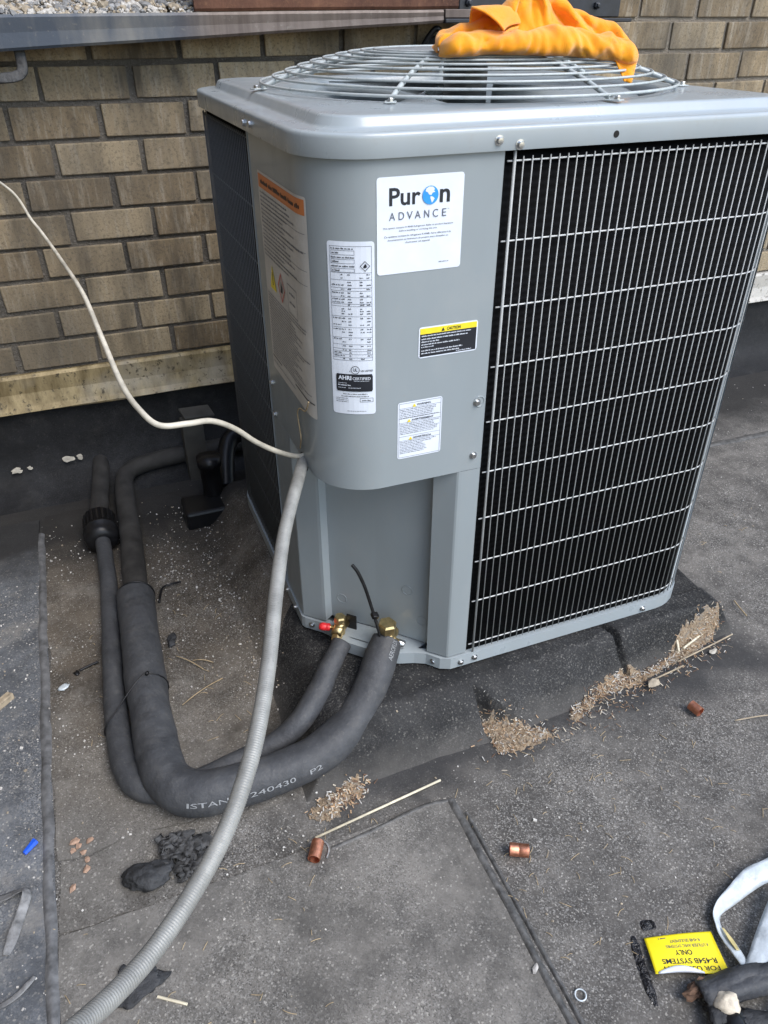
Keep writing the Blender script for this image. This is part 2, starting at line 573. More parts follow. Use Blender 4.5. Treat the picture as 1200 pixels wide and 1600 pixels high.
def lathe(prof, seg=24, cap=True):
    V, F = [], []
    n = len(prof)
    for r, z in prof:
        for k in range(seg):
            a = 2 * PI * k / seg
            V.append((r * math.cos(a), r * math.sin(a), z))
    for i in range(n - 1):
        for k in range(seg):
            l = (k + 1) % seg
            F.append((i * seg + k, i * seg + l, (i + 1) * seg + l, (i + 1) * seg + k))
    if cap:
        F.append(tuple(range(seg - 1, -1, -1)))
        F.append(tuple((n - 1) * seg + k for k in range(seg)))
    return V, F


def align(p0, direction, spin=0.0):
    q = Vector(direction).normalized().to_track_quat('Z', 'Y')
    return Matrix.Translation(Vector(p0)) @ q.to_matrix().to_4x4() @ Matrix.Rotation(spin, 4, 'Z')


def shell(grid, thick, closed_u=False):
    """grid[i][j] of points -> closed solid sheet of the given thickness"""
    n, m = len(grid), len(grid[0])
    N = [[None] * m for _ in range(n)]
    for i in range(n):
        for j in range(m):
            a = grid[min(i + 1, n - 1)][j] - grid[max(i - 1, 0)][j]
            b = grid[i][min(j + 1, m - 1)] - grid[i][max(j - 1, 0)]
            c = a.cross(b)
            N[i][j] = c.normalized() if c.length > 1e-12 else Vector((0, 0, 1))
    V = [grid[i][j] + N[i][j] * thick / 2 for i in range(n) for j in range(m)]
    V += [grid[i][j] - N[i][j] * thick / 2 for i in range(n) for j in range(m)]
    o = n * m
    F = []
    for i in range(n - 1):
        for j in range(m - 1):
            a, b, c, d = i * m + j, (i + 1) * m + j, (i + 1) * m + j + 1, i * m + j + 1
            F.append((a, b, c, d))
            F.append((o + d, o + c, o + b, o + a))
    for i in range(n - 1):
        a, b = i * m, (i + 1) * m
        F.append((b, a, o + a, o + b))
        a, b = i * m + m - 1, (i + 1) * m + m - 1
        F.append((a, b, o + b, o + a))
    for j in range(m - 1):
        a, b = j, j + 1
        F.append((a, b, o + b, o + a))
        a, b = (n - 1) * m + j, (n - 1) * m + j + 1
        F.append((b, a, o + a, o + b))
    return V, F


def rock(r, seed, sx=1, sy=1, sz=1, sub=2, amp=0.35, fr=1.3):
    bm = bmesh.new()
    bmesh.ops.create_icosphere(bm, subdivisions=sub, radius=1)
    for v in bm.verts:
        c = v.co.copy()
        k = 1 + amp * noise.noise(c * fr + Vector((seed * 3.1, seed * 1.7, seed)))
        k += amp * 0.5 * noise.noise(c * fr * 2.7 + Vector((seed, seed * 5.1, 2)))
        v.co = Vector((c.x * sx, c.y * sy, c.z * sz)) * k * r
    bm.verts.index_update()
    rr = [v.co.copy() for v in bm.verts], [tuple(v.index for v in f.verts) for f in bm.faces]
    bm.free()
    return rr


def fbm(x, y, s=1.0, o=3):
    a, k, t = 0.0, 1.0, 0.0
    for i in range(o):
        a += k * noise.noise(Vector((x * s, y * s, 3.3 + i * 7.7)))
        t += k
        k *= 0.5
        s *= 2.1
    return a / t


GZ = -0.10        # roof level

# ================================================================== the setting: roof
def ground_h(x, y):
    return GZ - 0.002 + 0.0016 * fbm(x, y, 2.2) + 0.001 * fbm(x, y, 9)


def lines(a, b, step):
    n = int(round((b - a) / step))
    return [a + (b - a) * i / n for i in range(n + 1)]


gx = [-15, -8, -4, -2.4, -1.6] + lines(-1.3, 2.7, 0.025) + [3.2, 4, 6, 10, 15]
gy = [-15, -8, -4, -2.4, -1.6] + lines(-1.2, 1.45, 0.025)
V = [(x, y, ground_h(x, y)) for y in gy for x in gx]
nx = len(gx)
F = [(j * nx + i, j * nx + i + 1, (j + 1) * nx + i + 1, (j + 1) * nx + i) for j in range(len(gy) - 1) for i in range(nx - 1)]
roof = obj('roof', (V, F), 'roof', smooth=True)
tag(roof, 'flat roof of grey mineral granule roofing', None, kind='structure')


def sheet(name, x0, x1, y0, y1, mat, thick, parent, edge=0.006, step=0.03):
    """a lapped roofing sheet with slightly ragged edges, lying on the roof"""
    xs, ys = lines(x0, x1, step), lines(y0, y1, step)
    g = []
    for i, x in enumerate(xs):
        row = []
        for j, y in enumerate(ys):
            X, Y = x, y
            if i in (0, len(xs) - 1):
                X += edge * fbm(7 + x, y, 9)
            if j in (0, len(ys) - 1):
                Y += edge * fbm(x, 5 + y, 9)
            row.append(Vector((X, Y, ground_h(X, Y) + thick)))
        g.append(row)
    n, m = len(g), len(g[0])
    V = [p for r in g for p in r] + [p - Vector((0, 0, thick + 0.002)) for r in g for p in r]
    o = n * m
    F = [(i * m + j, (i + 1) * m + j, (i + 1) * m + j + 1, i * m + j + 1) for i in range(n - 1) for j in range(m - 1)]
    for i in range(n - 1):
        F.append(((i + 1) * m, i * m, o + i * m, o + (i + 1) * m))
        a = m - 1
        F.append((i * m + a, (i + 1) * m + a, o + (i + 1) * m + a, o + i * m + a))
    for j in range(m - 1):
        F.append((j, j + 1, o + j + 1, o + j))
        b = (n - 1) * m
        F.append((b + j + 1, b + j, o + b + j, o + b + j + 1))
    return obj(name, (V, F), mat, parent, smooth=False)


s1 = sheet('roofing_sheet', -2.8, -0.575, -2.4, 0.80, 'roof_left', 0.005, roof)
s2 = sheet('roofing_sheet', -2.8, -0.585, 0.79, 1.10, 'roof_left', 0.008, roof)
s3 = sheet('roofing_sheet', -0.572, 0.142, -2.4, -0.232, 'roof_mid', 0.004, roof)
s4 = sheet('roofing_sheet', -0.573, -0.10, -0.088, 1.12, 'roof_dirt', 0.003, roof, 0.015)
s5 = sheet('roofing_sheet', -0.573, -0.30, -0.228, -0.09, 'roof_dirt', 0.002, roof, 0.03)


def bead(name, pts, w, h, mat, parent, seed=0.0, n=10):
    """a low irregular ridge of sealant"""
    P = catmull(pts, n)
    g = []
    for i, p_ in enumerate(P):
        a = P[max(i - 1, 0)]
        b = P[min(i + 1, len(P) - 1)]
        t = (b - a).normalized()
        s_ = Vector((t.y, -t.x, 0))
        ww = w * (1 + 0.35 * fbm(p_.x + seed, p_.y, 14))
        off = w * 0.25 * fbm(p_.x, p_.y + seed, 8)
        row = []
        for k in range(7):
            u = -1 + k / 3
            z = h * (1 - u * u) * (1 + 0.4 * fbm(p_.x + u, p_.y + seed, 25))
            row.append(p_ + s_ * (u * ww / 2 + off) + Vector((0, 0, z)))
        g.append(row)
    m = 7
    V = [q for r in g for q in r]
    F = [(i * m + j, i * m + j + 1, (i + 1) * m + j + 1, (i + 1) * m + j) for i in range(len(g) - 1) for j in range(m - 1)]
    return obj(name, (V, F), mat, parent, smooth=True)


b1 = bead('seam_sealant', [(-0.583, y, GZ + 0.001) for y in (1.02, 0.8, 0.6, 0.4, 0.2, 0.0, -0.2, -0.4, -0.7)], 0.022, 0.0065, 'seam', roof, 1.0)
b2 = bead('seam_sealant', [(0.147, y, GZ + 0.000) for y in (-0.235, -0.3, -0.36, -0.42, -0.5, -0.58, -0.66, -0.75, -0.9)], 0.017, 0.0055, 'tar', roof, 4.0)
b3 = bead('seam_sealant', [(0.163, y, GZ - 0.002) for y in (-0.27, -0.34, -0.42, -0.5, -0.58, -0.66, -0.75, -0.9)], 0.009, 0.004, 'tar', roof, 7.0)
b4 = bead('seam_sealant', [(0.15, -0.235, GZ), (0.10, -0.228, GZ), (0.05, -0.232, GZ), (-0.02, -0.24, GZ), (-0.10, -0.246, GZ)], 0.010, 0.003, 'tar', roof, 9.0)
b5 = bead('seam_sealant', [(1.2, 0.72, GZ - 0.001), (1.5, 0.74, GZ - 0.001), (1.9, 0.73, GZ - 0.001), (2.5, 0.75, GZ - 0.001)], 0.03, 0.004, 'tar', roof, 3.0)

# ================================================================== brick wall
YW = 1.32
PX, PZ = 0.226, 0.0878
Z0 = 0.987
JX, JZ = 0.0125, 0.0115
wall = thing('brick_wall', 'tan brown brick wall with sooty mortar behind the unit', 'wall', (0.8, YW, -0.1))
WL = Vector((0.8, YW, -0.1))


def loc_box(x0, x1, y0, y1, z0, z1, org, bevel=0.0):
    v, f = box(x0, x1, y0, y1, z0, z1, bevel)
    return [Vector(p_) - org for p_ in v], f


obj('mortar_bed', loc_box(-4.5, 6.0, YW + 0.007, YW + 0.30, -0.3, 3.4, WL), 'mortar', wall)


def brick_mesh(seed):
    v, f = box(-(PX - JX) / 2, (PX - JX) / 2, 0.0, 0.09, -(PZ - JZ) / 2, (PZ - JZ) / 2, 0.0028, 2)
    v = [Vector(p_) for p_ in v]
    for p_ in v:
        n_ = noise.noise_vector(p_ * 17 + Vector((seed * 9.1, seed, seed * 2)))
        p_ += Vector((n_.x * 0.0036, n_.y * 0.0028, n_.z * 0.0034))
    return v, f


bmeshes = [mesh('brick', *brick_mesh(k), 'brick') for k in range(6)]
rb = random.Random(3)
far_v, far_f = [], []
for n in range(-9, 28):
    ph = -0.09 if n % 2 == 0 else 0.044
    zc = Z0 + n * PZ + PZ / 2
    for k in range(-18, 26):
        xc = ph + k * PX + PX / 2
        if xc < -4.4 or xc > 5.9:
            continue
        jit = (rb.uniform(-.0025, .0025), rb.uniform(-.003, .002), rb.uniform(-.0018, .0018))
        if -8 <= n <= 2 and -0.9 < xc < 2.5:
            o = link('brick', bmeshes[rb.randrange(6)], wall, (xc - 0.8 + jit[0], jit[1], zc + 0.1 + jit[2]), (rb.uniform(-.012, .012), rb.uniform(-.006, .006), rb.uniform(-.008, .008)))
            if rb.random() < 0.5:
                o.scale = (-1, 1, 1)
        else:
            v, f = loc_box(xc - (PX - JX) / 2, xc + (PX - JX) / 2, YW + jit[1], YW + 0.08, zc - (PZ - JZ) / 2, zc + (PZ - JZ) / 2, WL)
            b = len(far_v)
            far_v += v
            far_f += [tuple(i + b for i in q) for q in f]
tag(obj('brickwork', (far_v, far_f), 'brick', wall), None, None, kind='stuff')

# unseen brick return, added out of view to the left to shade the unit's side
rv, rf = [], []
for n in range(-12, 34):
    zc = Z0 + n * PZ + PZ / 2
    for k in range(0, 24):
        yc = 1.30 - (k + (0.5 if n % 2 else 0.0)) * PX
        v, f = loc_box(-1.75, -1.70 + rb.uniform(-.003, .002), yc - PX + JX, yc, zc - (PZ - JZ) / 2, zc + (PZ - JZ) / 2, WL)
        b = len(rv)
        rv += v
        rf += [tuple(i + b for i in q) for q in f]
tag(obj('brickwork', (rv, rf), 'brick', wall), None, None, kind='stuff')
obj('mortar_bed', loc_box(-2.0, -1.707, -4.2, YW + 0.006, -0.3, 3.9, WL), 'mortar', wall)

# counter flashing and base membrane
def extrude_x(prof, x0, x1, nseg=60, jitter=0.0, org=Vector((0, 0, 0)), closed=False):
    V, F = [], []
    m = len(prof)
    for i in range(nseg + 1):
        x = x0 + (x1 - x0) * i / nseg
        for j, (y, z) in enumerate(prof):
            d = jitter * fbm(x * 1.0, j * 3.7, 4)
            V.append(Vector((x, y + d, z + d * 0.8)) - org)
    for i in range(nseg):
        for j in range(m if closed else m - 1):
            k = (j + 1) % m
            F.append((i * m + j, i * m + k, (i + 1) * m + k, (i + 1) * m + j))
    if closed:
        F.append(tuple(range(m)))
        F.append(tuple(nseg * m + j for j in range(m - 1, -1, -1)))
    return V, F


fl = [(1.322, 0.283), (1.314, 0.281), (1.309, 0.272), (1.303, 0.225), (1.291, 0.190), (1.283, 0.174), (1.286, 0.170), (1.296, 0.188), (1.312, 0.225), (1.322, 0.270)]
for a, b in ((-3.2, 0.42), (0.405, 1.60), (1.585, 5.0)):
    oo = 0.002 if a > 0 and b < 2 else 0.0
    o = obj('flashing', extrude_x([(y - oo, z) for y, z in fl], a, b, 70, 0.004, WL, True), 'flashing', wall)
    o['label'] = 'weathered sheet metal flashing along the foot of the brick wall'
mb = [(1.326, 0.26), (1.312, 0.18), (1.306, 0.05), (1.296, -0.02), (1.27, -0.055), (1.225, -0.085), (1.19, -0.0975), (1.17, -0.106)]
obj('base_membrane', extrude_x(mb, -3.4, 5.5, 220, 0.006, WL), 'base_membrane', wall, smooth=True)

# ================================================================== ledge with gravel, rusty plate, steel channel
ledge = thing('steel_ledge', 'dented dark steel gutter ledge running along the top of the brick wall', 'ledge', (0.1, 1.25, 1.1))
LO = Vector((0.1, 1.25, 1.1))


def slanted(x0, x1, zb0, zb1, zt0, zt1, y0, y1, nseg=30, jit=0.0015):
    V, F = [], []
    for i in range(nseg + 1):
        t = i / nseg
        x = x0 + (x1 - x0) * t
        zb, zt = zb0 + (zb1 - zb0) * t, zt0 + (zt1 - zt0) * t
        d = jit * fbm(x, 1.0, 6)
        for y, z in ((y0, zb), (y0 - 0.004, zb + 0.006), (y0 - 0.002, (zb + zt) / 2), (y0 - 0.004, zt - 0.006), (y0, zt), (y1, zt), (y1, zb)):
            V.append(Vector((x, y + d, z + d)) - LO)
    m = 7
    for i in range(nseg):
        for j in range(m):
            k = (j + 1) % m
            F.append((i * m + j, i * m + k, (i + 1) * m + k, (i + 1) * m + j))
    F.append(tuple(range(m)))
    F.append(tuple(nseg * m + j for j in range(m - 1, -1, -1)))
    return V, F


obj('fascia', slanted(-2.6, 0.752, 1.005, 1.158, 1.160, 1.188, 1.20, 1.212), 'fascia', ledge)
obj('tray', slanted(-2.6, 0.752, 1.06, 1.162, 1.066, 1.168, 1.2125, 1.318), 'dark_steel', ledge)
hk = catmull([(-0.343, 1.225, 1.115), (-0.343, 1.215, 1.09), (-0.346, 1.205, 1.066), (-0.362, 1.2, 1.056), (-0.39, 1.2, 1.053), (-0.46, 1.21, 1.05), (-0.5, 1.25, 1.05)], 8)
obj('strap', tube([p_ - LO for p_ in hk], 0.013, 10, flatten=(0.95, 0.28)), 'scrap', ledge, True)
# gravel heaped in the tray
rg = random.Random(11)
gparts = [[], [], []]
for i in range(2600):
    x = rg.uniform(-2.2, 0.085) if i % 5 == 0 else rg.uniform(-0.75, 0.085)
    y = rg.uniform(1.206, 1.315)
    top = 1.164 + (x + 2.6) / 3.35 * 0.022 + (y - 1.2) * 0.26 + 0.012 * fbm(x, y, 8)
    r = rg.uniform(0.002, 0.006) if rg.random() < 0.9 else rg.uniform(0.007, 0.014)
    z = top - rg.random() * 0.012
    if abs(y - 1.2) < 0.012:
        z = max(z, 1.178)
        r *= 0.7
    m4 = Matrix.Translation(Vector((x, y, z)) - LO) @ Matrix.Rotation(rg.uniform(0, 6), 4, 'Z') @ Matrix.Rotation(rg.uniform(0, 6), 4, 'X')
    gparts[rg.randrange(3)].append(xf(rock(r, rg.uniform(0, 50), 1.25, 1, 0.75, 1, 0.5), m4))
for gp, mm in zip(gparts, ('stone', 'grit_tan', 'scrap_grey')):
    g_o = obj('gravel', join(*gp), mm, ledge)
    g_o['kind'] = 'stuff'
    g_o['label'] = 'pale gravel and grit heaped on the ledge'
obj('packing', slanted(-2.6, 0.752, 1.0662, 1.168, 1.158, 1.182, 1.2126, 1.318), 'grit_tan', ledge)

plate = obj('rusty_plate', slanted(0.078, 0.80, 1.1842, 1.1905, 1.42, 1.42, 1.208, 1.22), 'rust')
plate.location = LO
tag(plate, 'rusty brown steel plate standing on the ledge above the gravel end', 'steel plate')

CH = Vector((1.05, 1.25, 1.16))
chan = thing('steel_channel', 'black painted steel channel bolted to the brick wall behind the cloth', 'channel', CH)


def cbox(*a, bevel=0.0, org=CH):
    v, f = box(*a, bevel=bevel)
    return [Vector(p_) - org for p_ in v], f


obj('web', cbox(0.803, 1.335, 1.208, 1.22, 1.17, 1.42, bevel=0.002), 'dark_steel', chan)
obj('flange', cbox(0.755, 1.37, 1.190, 1.318, 1.157, 1.167, bevel=0.002), 'dark_steel', chan)
obj('cover_strip', cbox(0.756, 1.0, 1.196, 1.2075, 1.1685, 1.189, bevel=0.002), 'fascia', chan)
hexp = lathe([(0.010, 0), (0.010, 0.007), (0.008, 0.009), (0.006, 0.0095), (0.006, 0.015), (0.004, 0.016)], 6)
for x, z in ((0.83, 1.204), (1.096, 1.206), (1.25, 1.198), (1.0, 1.33), (1.2, 1.33)):
    obj('bolt', xf(hexp, align(Vector((x, 1.208, z)) - CH, (0, -1, 0), 0.3)), 'dark_steel', chan)
cl_pts = catmull([(0.70, 1.27, 1.03), (0.715, 1.25, 1.10), (0.745, 1.235, 1.143), (0.765, 1.23, 1.13), (0.762, 1.235, 1.10), (0.80, 1.23, 1.095), (0.88, 1.24, 1.10), (0.96, 1.27, 1.09)], 8)
cl = obj('black_cable', tube(cl_pts, 0.008, 8), 'black', smooth=True)
tag(cl, 'short black cable loop hanging on the wall behind the orange cloth', 'cable')
cb_v = [Vector(p_) for p_ in rock(0.055, 4.0, 1.6, 0.6, 0.45, 3, 0.35)[0]]
cb = obj('black_bundle', (cb_v, rock(0.055, 4.0, 1.6, 0.6, 0.45, 3, 0.35)[1]), 'charcoal', smooth=True, loc=(0.83, 1.275, 1.112))
tag(cb, 'dark bundled rag wedged under the steel channel behind the cloth', 'bundle')

# ================================================================== membrane covered curb under the unit
def sst(a, b, x):
    t = min(1, max(0, (x - a) / (b - a)))
    return t * t * (3 - 2 * t)


def pad_h(x, y):
    # toe of the slope: front edge runs closer to the unit towards the right
    toe_f = -0.165 + 0.10 * sst(0.35, 1.0, x)
    top_f = -0.03
    kf = sst(toe_f, top_f, y + 0.008 * fbm(x, y, 7))
    kl = sst(-0.15, 0.0, x + 0.02 * fbm(x, y, 5))
    kr = 1 - sst(0.94, 1.03, x + 0.012 * fbm(y, x, 6))
    kb = 1 - sst(0.95, 1.05, y)
    k = min(kf, kl, kr, kb) * (0.6 + 0.4 * (kf * kl * kr * kb) ** 0.5)
    z = -0.006 + (k - 1) * 0.106 + 0.003 * fbm(x, y, 11) * (1 - abs(2 * k - 1))
    # torn triangular pocket, steep on its left side
    e = 0.007 * fbm(x, y, 30)
    ins = min((x - 0.282 + e) / 0.006, (-0.052 - (x - 0.288) * 0.80 - y + e) / 0.022, (0.425 - x + e) / 0.02)
    if ins > 0 and y > -0.2:
        z = z + (min(z, -0.1005) - z) * sst(0, 1, min(1, ins))
    # crack between the two halves
    cx = 0.655 + 0.012 * fbm(y, 2, 18) - 0.25 * (y + 0.05)
    w = abs(x - cx)
    if -0.12 < y < 0.01 and w < 0.008:
        z -= 0.035 * (1 - w / 0.008) ** 0.4 * sst(-0.12, -0.09, y) * (1 - sst(-0.01, 0.01, y))
    if x > cx and y < 0.02:
        z += 0.006 * sst(0, 0.03, x - cx) * kf
    return max(z, GZ - 0.012)


xs, ys = lines(-0.17, 1.08, 0.0036), lines(-0.20, 1.10, 0.0036)
V = [(x, y, pad_h(x, y)) for y in ys for x in xs]
nx = len(xs)
F = [(j * nx + i, j * nx + i + 1, (j + 1) * nx + i + 1, (j + 1) * nx + i) for j in range(len(ys) - 1) for i in range(nx - 1)]
curb = obj('equipment_curb', (V, F), ['pad', 'roof_dirt'], smooth=True)
for q_ in curb.data.polygons:
    c_ = q_.center
    lim = 0.02 + 0.06 * fbm(c_.x, c_.y, 7)
    if c_.y > 0.22 + 0.10 * fbm(c_.y, c_.x, 5) + (c_.x + 0.12) * 1.2 and c_.x < lim:
        q_.material_index = 1
tag(curb, 'low curb wrapped in torn black roofing membrane under the grey unit', 'roof curb')

# ================================================================== condenser unit
W, R = 0.89, 0.1
LL, AA = W - 2 * R, PI / 2 * R
TF = 0.79 - 0.1 + AA - 0.1      # t = TF + x on the front face


def per(t, o=0.0):
    """point on the rounded-square outline; t runs left face (back to front), corner, front, corner, right ..."""
    t = t % (4 * (LL + AA))
    segs = [((0, W - R), (0, -1), (-1, 0)), ((R, 0), (1, 0), (0, -1)), ((W, R), (0, 1), (1, 0)), ((W - R, W), (-1, 0), (0, 1))]
    cents = [(R, R), (W - R, R), (W - R, W - R), (R, W - R)]
    for (st, dr, nr), ce in zip(segs, cents):
        if t <= LL:
            return Vector((st[0] + dr[0] * t + nr[0] * o, st[1] + dr[1] * t + nr[1] * o, 0))
        t -= LL
        if t <= AA:
            a = t / R
            d = Vector((nr[0] * math.cos(a) + dr[0] * math.sin(a), nr[1] * math.cos(a) + dr[1] * math.sin(a), 0))
            return Vector((ce[0], ce[1], 0)) + d * (R + o)
        t -= AA
    return per(0, o)


def tsteps(t0, t1, step=0.0078):
    n = max(1, int(math.ceil((t1 - t0) / step)))
    return [t0 + (t1 - t0) * i / n for i in range(n + 1)]


UO = Vector((0, 0, 0))
unit = thing('condensing_unit', 'grey outdoor air conditioning condenser with rounded corners and wire coil guard', 'air conditioner')


def sharp(o, deg):
    o.data.set_sharp_from_angle(angle=math.radians(deg))


def wrap_panel(t0, t1, zf0, zf1, o0, o1):
    """solid panel following the outline; zf0/zf1 functions of t or numbers"""
    ts = tsteps(t0, t1)
    V, F = [], []
    for t in ts:
        a = zf0(t) if callable(zf0) else zf0
        b = zf1(t) if callable(zf1) else zf1
        for o, z in ((o0, a), (o1, a), (o1, b), (o0, b)):
            p_ = per(t, o)
            V.append(Vector((p_.x, p_.y, z)))
    for i in range(len(ts) - 1):
        for j in range(4):
            k = (j + 1) % 4
            F.append((i * 4 + j, i * 4 + k, (i + 1) * 4 + k, (i + 1) * 4 + j))
    F.append((0, 1, 2, 3))
    m = (len(ts) - 1) * 4
    F.append((m + 3, m + 2, m + 1, m))
    return V, F


ZL = 1.0135
T_LEFT = 0.79 - 0.372          # panel edge on the left face
T_FRONT = TF + 0.289


def panel_bottom(t):
    z = 0.490
    if t < 0.66:
        z = 0.036           # on the left face the panel runs to the base
    return z


# upper access panel (round corner) and the flat left side panel
ap = obj('access_panel', wrap_panel(T_LEFT, T_FRONT, 0.490, ZL + 0.003, -0.010, 0.0), 'paint', unit, True)
sharp(ap, 40)
obj('side_panel', wrap_panel(T_LEFT, 0.79 - 0.2462, 0.031, 0.4896, -0.006, 0.0), 'paint', unit)
obj('panel_lip', wrap_panel(0.646, T_FRONT - 0.004, 0.4935, 0.500, -0.028, -0.0101), 'paint', unit)

# lower recessed service corner, chamfer x + y = CC
CC = 0.245
dch = Vector((1, -1, 0)).normalized()
nch = Vector((-1, -1, 0)).normalized()


def chp(x, off=0.0):
    return Vector((x, CC - x, 0)) + nch * off


def vstrip(pts, z0, z1, th=0.0):
    V, F = [], []
    for p_ in pts:
        V.append(Vector((p_.x, p_.y, z0)))
        V.append(Vector((p_.x, p_.y, z1)))
    for i in range(len(pts) - 1):
        F.append((2 * i, 2 * i + 2, 2 * i + 3, 2 * i + 1))
    return V, F


ZB = 0.034
rec = 0.024
left_pts = [Vector((0.0005, 0.1495, 0)), Vector((0.0005, 0.1505, 0))]
flange_l = [Vector((0.003, 0.2530, 0)), chp(0.003), chp(0.036), chp(0.036, -rec), chp(0.045, -rec - 0.002)]
obj('side_flange', vstrip([Vector((0.0004, 0.2455, 0)), chp(0.001), chp(0.036), chp(0.040, -0.001)], ZB, 0.492), 'paint', unit)
obj('recess_return', vstrip([chp(0.0402, -0.001), chp(0.043, -rec)], ZB, 0.492), 'lid_paint', unit)
obj('service_panel', vstrip([chp(0.0432, -rec), chp(0.12, -rec - 0.002), chp(0.207, -rec)], ZB, 0.492), 'paint', unit)
obj('corner_post', vstrip([chp(0.212, -rec), chp(0.212), chp(0.243), Vector((0.2465, 0.0003, 0)), Vector((0.252, 0.0, 0)), Vector((0.2885, 0.0, 0)), Vector((0.2885, 0.016, 0))], ZB, 0.4895), 'paint', unit)
# underside closing the upper box
obj('shelf', ([Vector((0.0, 0.27, 0.492)), Vector((0.012, 0.15, 0.4921)), Vector((0.03, 0.06, 0.4921)), Vector((0.08, 0.02, 0.4921)), Vector((0.28, 0.012, 0.4921)), Vector((0.28, 0.2, 0.492))], [(0, 1, 2, 3, 4, 5)]), 'paint', unit)
for kx, kz in ((0.062, 0.092), (0.172, 0.165), (0.196, 0.092)):
    ring = [(0.0115 * math.cos(a * PI / 12), 0.0115 * math.sin(a * PI / 12), 0) for a in range(24)]
    obj('knockout', xf(tube(ring, 0.0007, 6, True), align(Vector((0, 0, kz)) + chp(kx, -rec), nch)), 'paint', unit, True)

# base pan: outline with chamfer and tongue for the valves
def base_outline(o):
    pts = []
    n = 26
    tot = 4 * (LL + AA)
    # go round from front (after corner post) to right, back, left
    for t in tsteps(TF + 0.252, tot + 0.79 - 0.2475 - 0.0, 0.02):
        pts.append(per(t, o))
    pts += [chp(0.004, o), chp(0.035, o), chp(0.050, o + 0.004), chp(0.064, o + 0.018), chp(0.075, o + 0.030), chp(0.095, o + 0.036), chp(0.125, o + 0.036), chp(0.15, o + 0.034), chp(0.175, o + 0.022), chp(0.195, o + 0.008), chp(0.212, o), chp(0.235, o + 0.002)]
    return pts


def rim(o0, o1, z0, z1):
    A, B = base_outline(o1), base_outline(o0)
    n = len(A)
    V = [Vector((p_.x, p_.y, z)) for ring_, z in ((A, z0), (A, z1), (B, z1), (B, z0)) for p_ in ring_]
    F = []
    for r_ in range(4):
        s_ = (r_ + 1) % 4
        for i in range(n):
            j = (i + 1) % n
            F.append((r_ * n + i, r_ * n + j, s_ * n + j, s_ * n + i))
    return V, F


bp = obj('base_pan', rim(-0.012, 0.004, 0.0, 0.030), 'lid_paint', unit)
A = base_outline(-0.004)
obj('pan_floor', ([Vector((p_.x, p_.y, 0.012)) for p_ in A], [tuple(range(len(A)))]), 'paint', unit)
obj('valve_ledge', ([Vector((*(chp(x, o)).xy, 0.0305)) for x, o in ((0.05, -0.03), (0.05, -0.002), (0.075, 0.022), (0.15, 0.022), (0.195, 0.0), (0.205, -0.03))], [(0, 1, 2, 3, 4, 5)]), 'lid_paint', unit)

# lid -------------------------------------------------------------
def ring_pts(o, n=None):
    tot = 4 * (LL + AA)
    out = []
    for s_ in range(4):
        b = s_ * (LL + AA)
        out += [per(b + LL * k / 10, o) for k in range(10)]
        out += [per(b + LL + AA * k / 14, o) for k in range(14)]
    return out


lid_prof = [(0.0035, ZL), (0.0075, ZL), (0.0078, ZL + 0.0008), (0.0082, 1.0385), (0.0078, 1.0415), (0.0062, 1.0438), (0.0035, 1.0452), (0.0005, 1.0456), (-0.004, 1.0457), (-0.0285, 1.0462), (-0.0305, 1.0470), (-0.0325, 1.0490), (-0.0375, 1.0585), (-0.0395, 1.0605), (-0.042, 1.0615), (-0.046, 1.0619), (-0.056, 1.0622)]
V, F = [], []
m = len(ring_pts(0))
cx = cy = W / 2


def inset_ring(o):
    # for larger insets keep a generous corner radius
    pts = ring_pts(o)
    return pts


for o, z in lid_prof:
    V += [Vector((p_.x, p_.y, z)) for p_ in inset_ring(o)]
for i in range(len(lid_prof) - 1):
    for k in range(m):
        l = (k + 1) % m
        F.append((i * m + k, i * m + l, (i + 1) * m + l, (i + 1) * m + k))
# orifice: from last square ring to circle, then down the bellmouth
RH = 0.352
last = (len(lid_prof) - 1) * m
circ = [(RH + 0.022, 1.0638), (RH + 0.008, 1.0625), (RH, 1.056), (RH - 0.003, 1.03), (RH - 0.003, 0.93)]
ang = [math.atan2(V[last + k].y - cy, V[last + k].x - cx) for k in range(m)]
prev = last
for r, z in circ:
    st = len(V)
    V += [Vector((cx + r * math.cos(a), cy + r * math.sin(a), z)) for a in ang]
    for k in range(m):
        l = (k + 1) % m
        F.append((prev + k, prev + l, st + l, st + k))
    prev = st
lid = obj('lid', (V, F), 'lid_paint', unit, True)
sharp(lid, 50)

# coil behind the guards
TE = 4 * (LL + AA)
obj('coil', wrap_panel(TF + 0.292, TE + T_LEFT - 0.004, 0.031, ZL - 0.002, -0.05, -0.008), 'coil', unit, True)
obj('coil_edge', wrap_panel(TF + 0.270, TF + 0.2918, 0.031, ZL - 0.002, -0.04, -0.0095), 'black', unit)

# coil guard wires: front and right round the corner, left side
TS0 = TF + 0.3052
SP = 0.0153
zh = [0.998, 0.8852] + [0.8852 - 0.1022 * k for k in range(1, 8)] + [0.0514]
WR = 0.0013
T_POST0 = TF + 0.79 + 0.1 * math.radians(40)
T_POST1 = TF + 0.79 + 0.1 * math.radians(58)


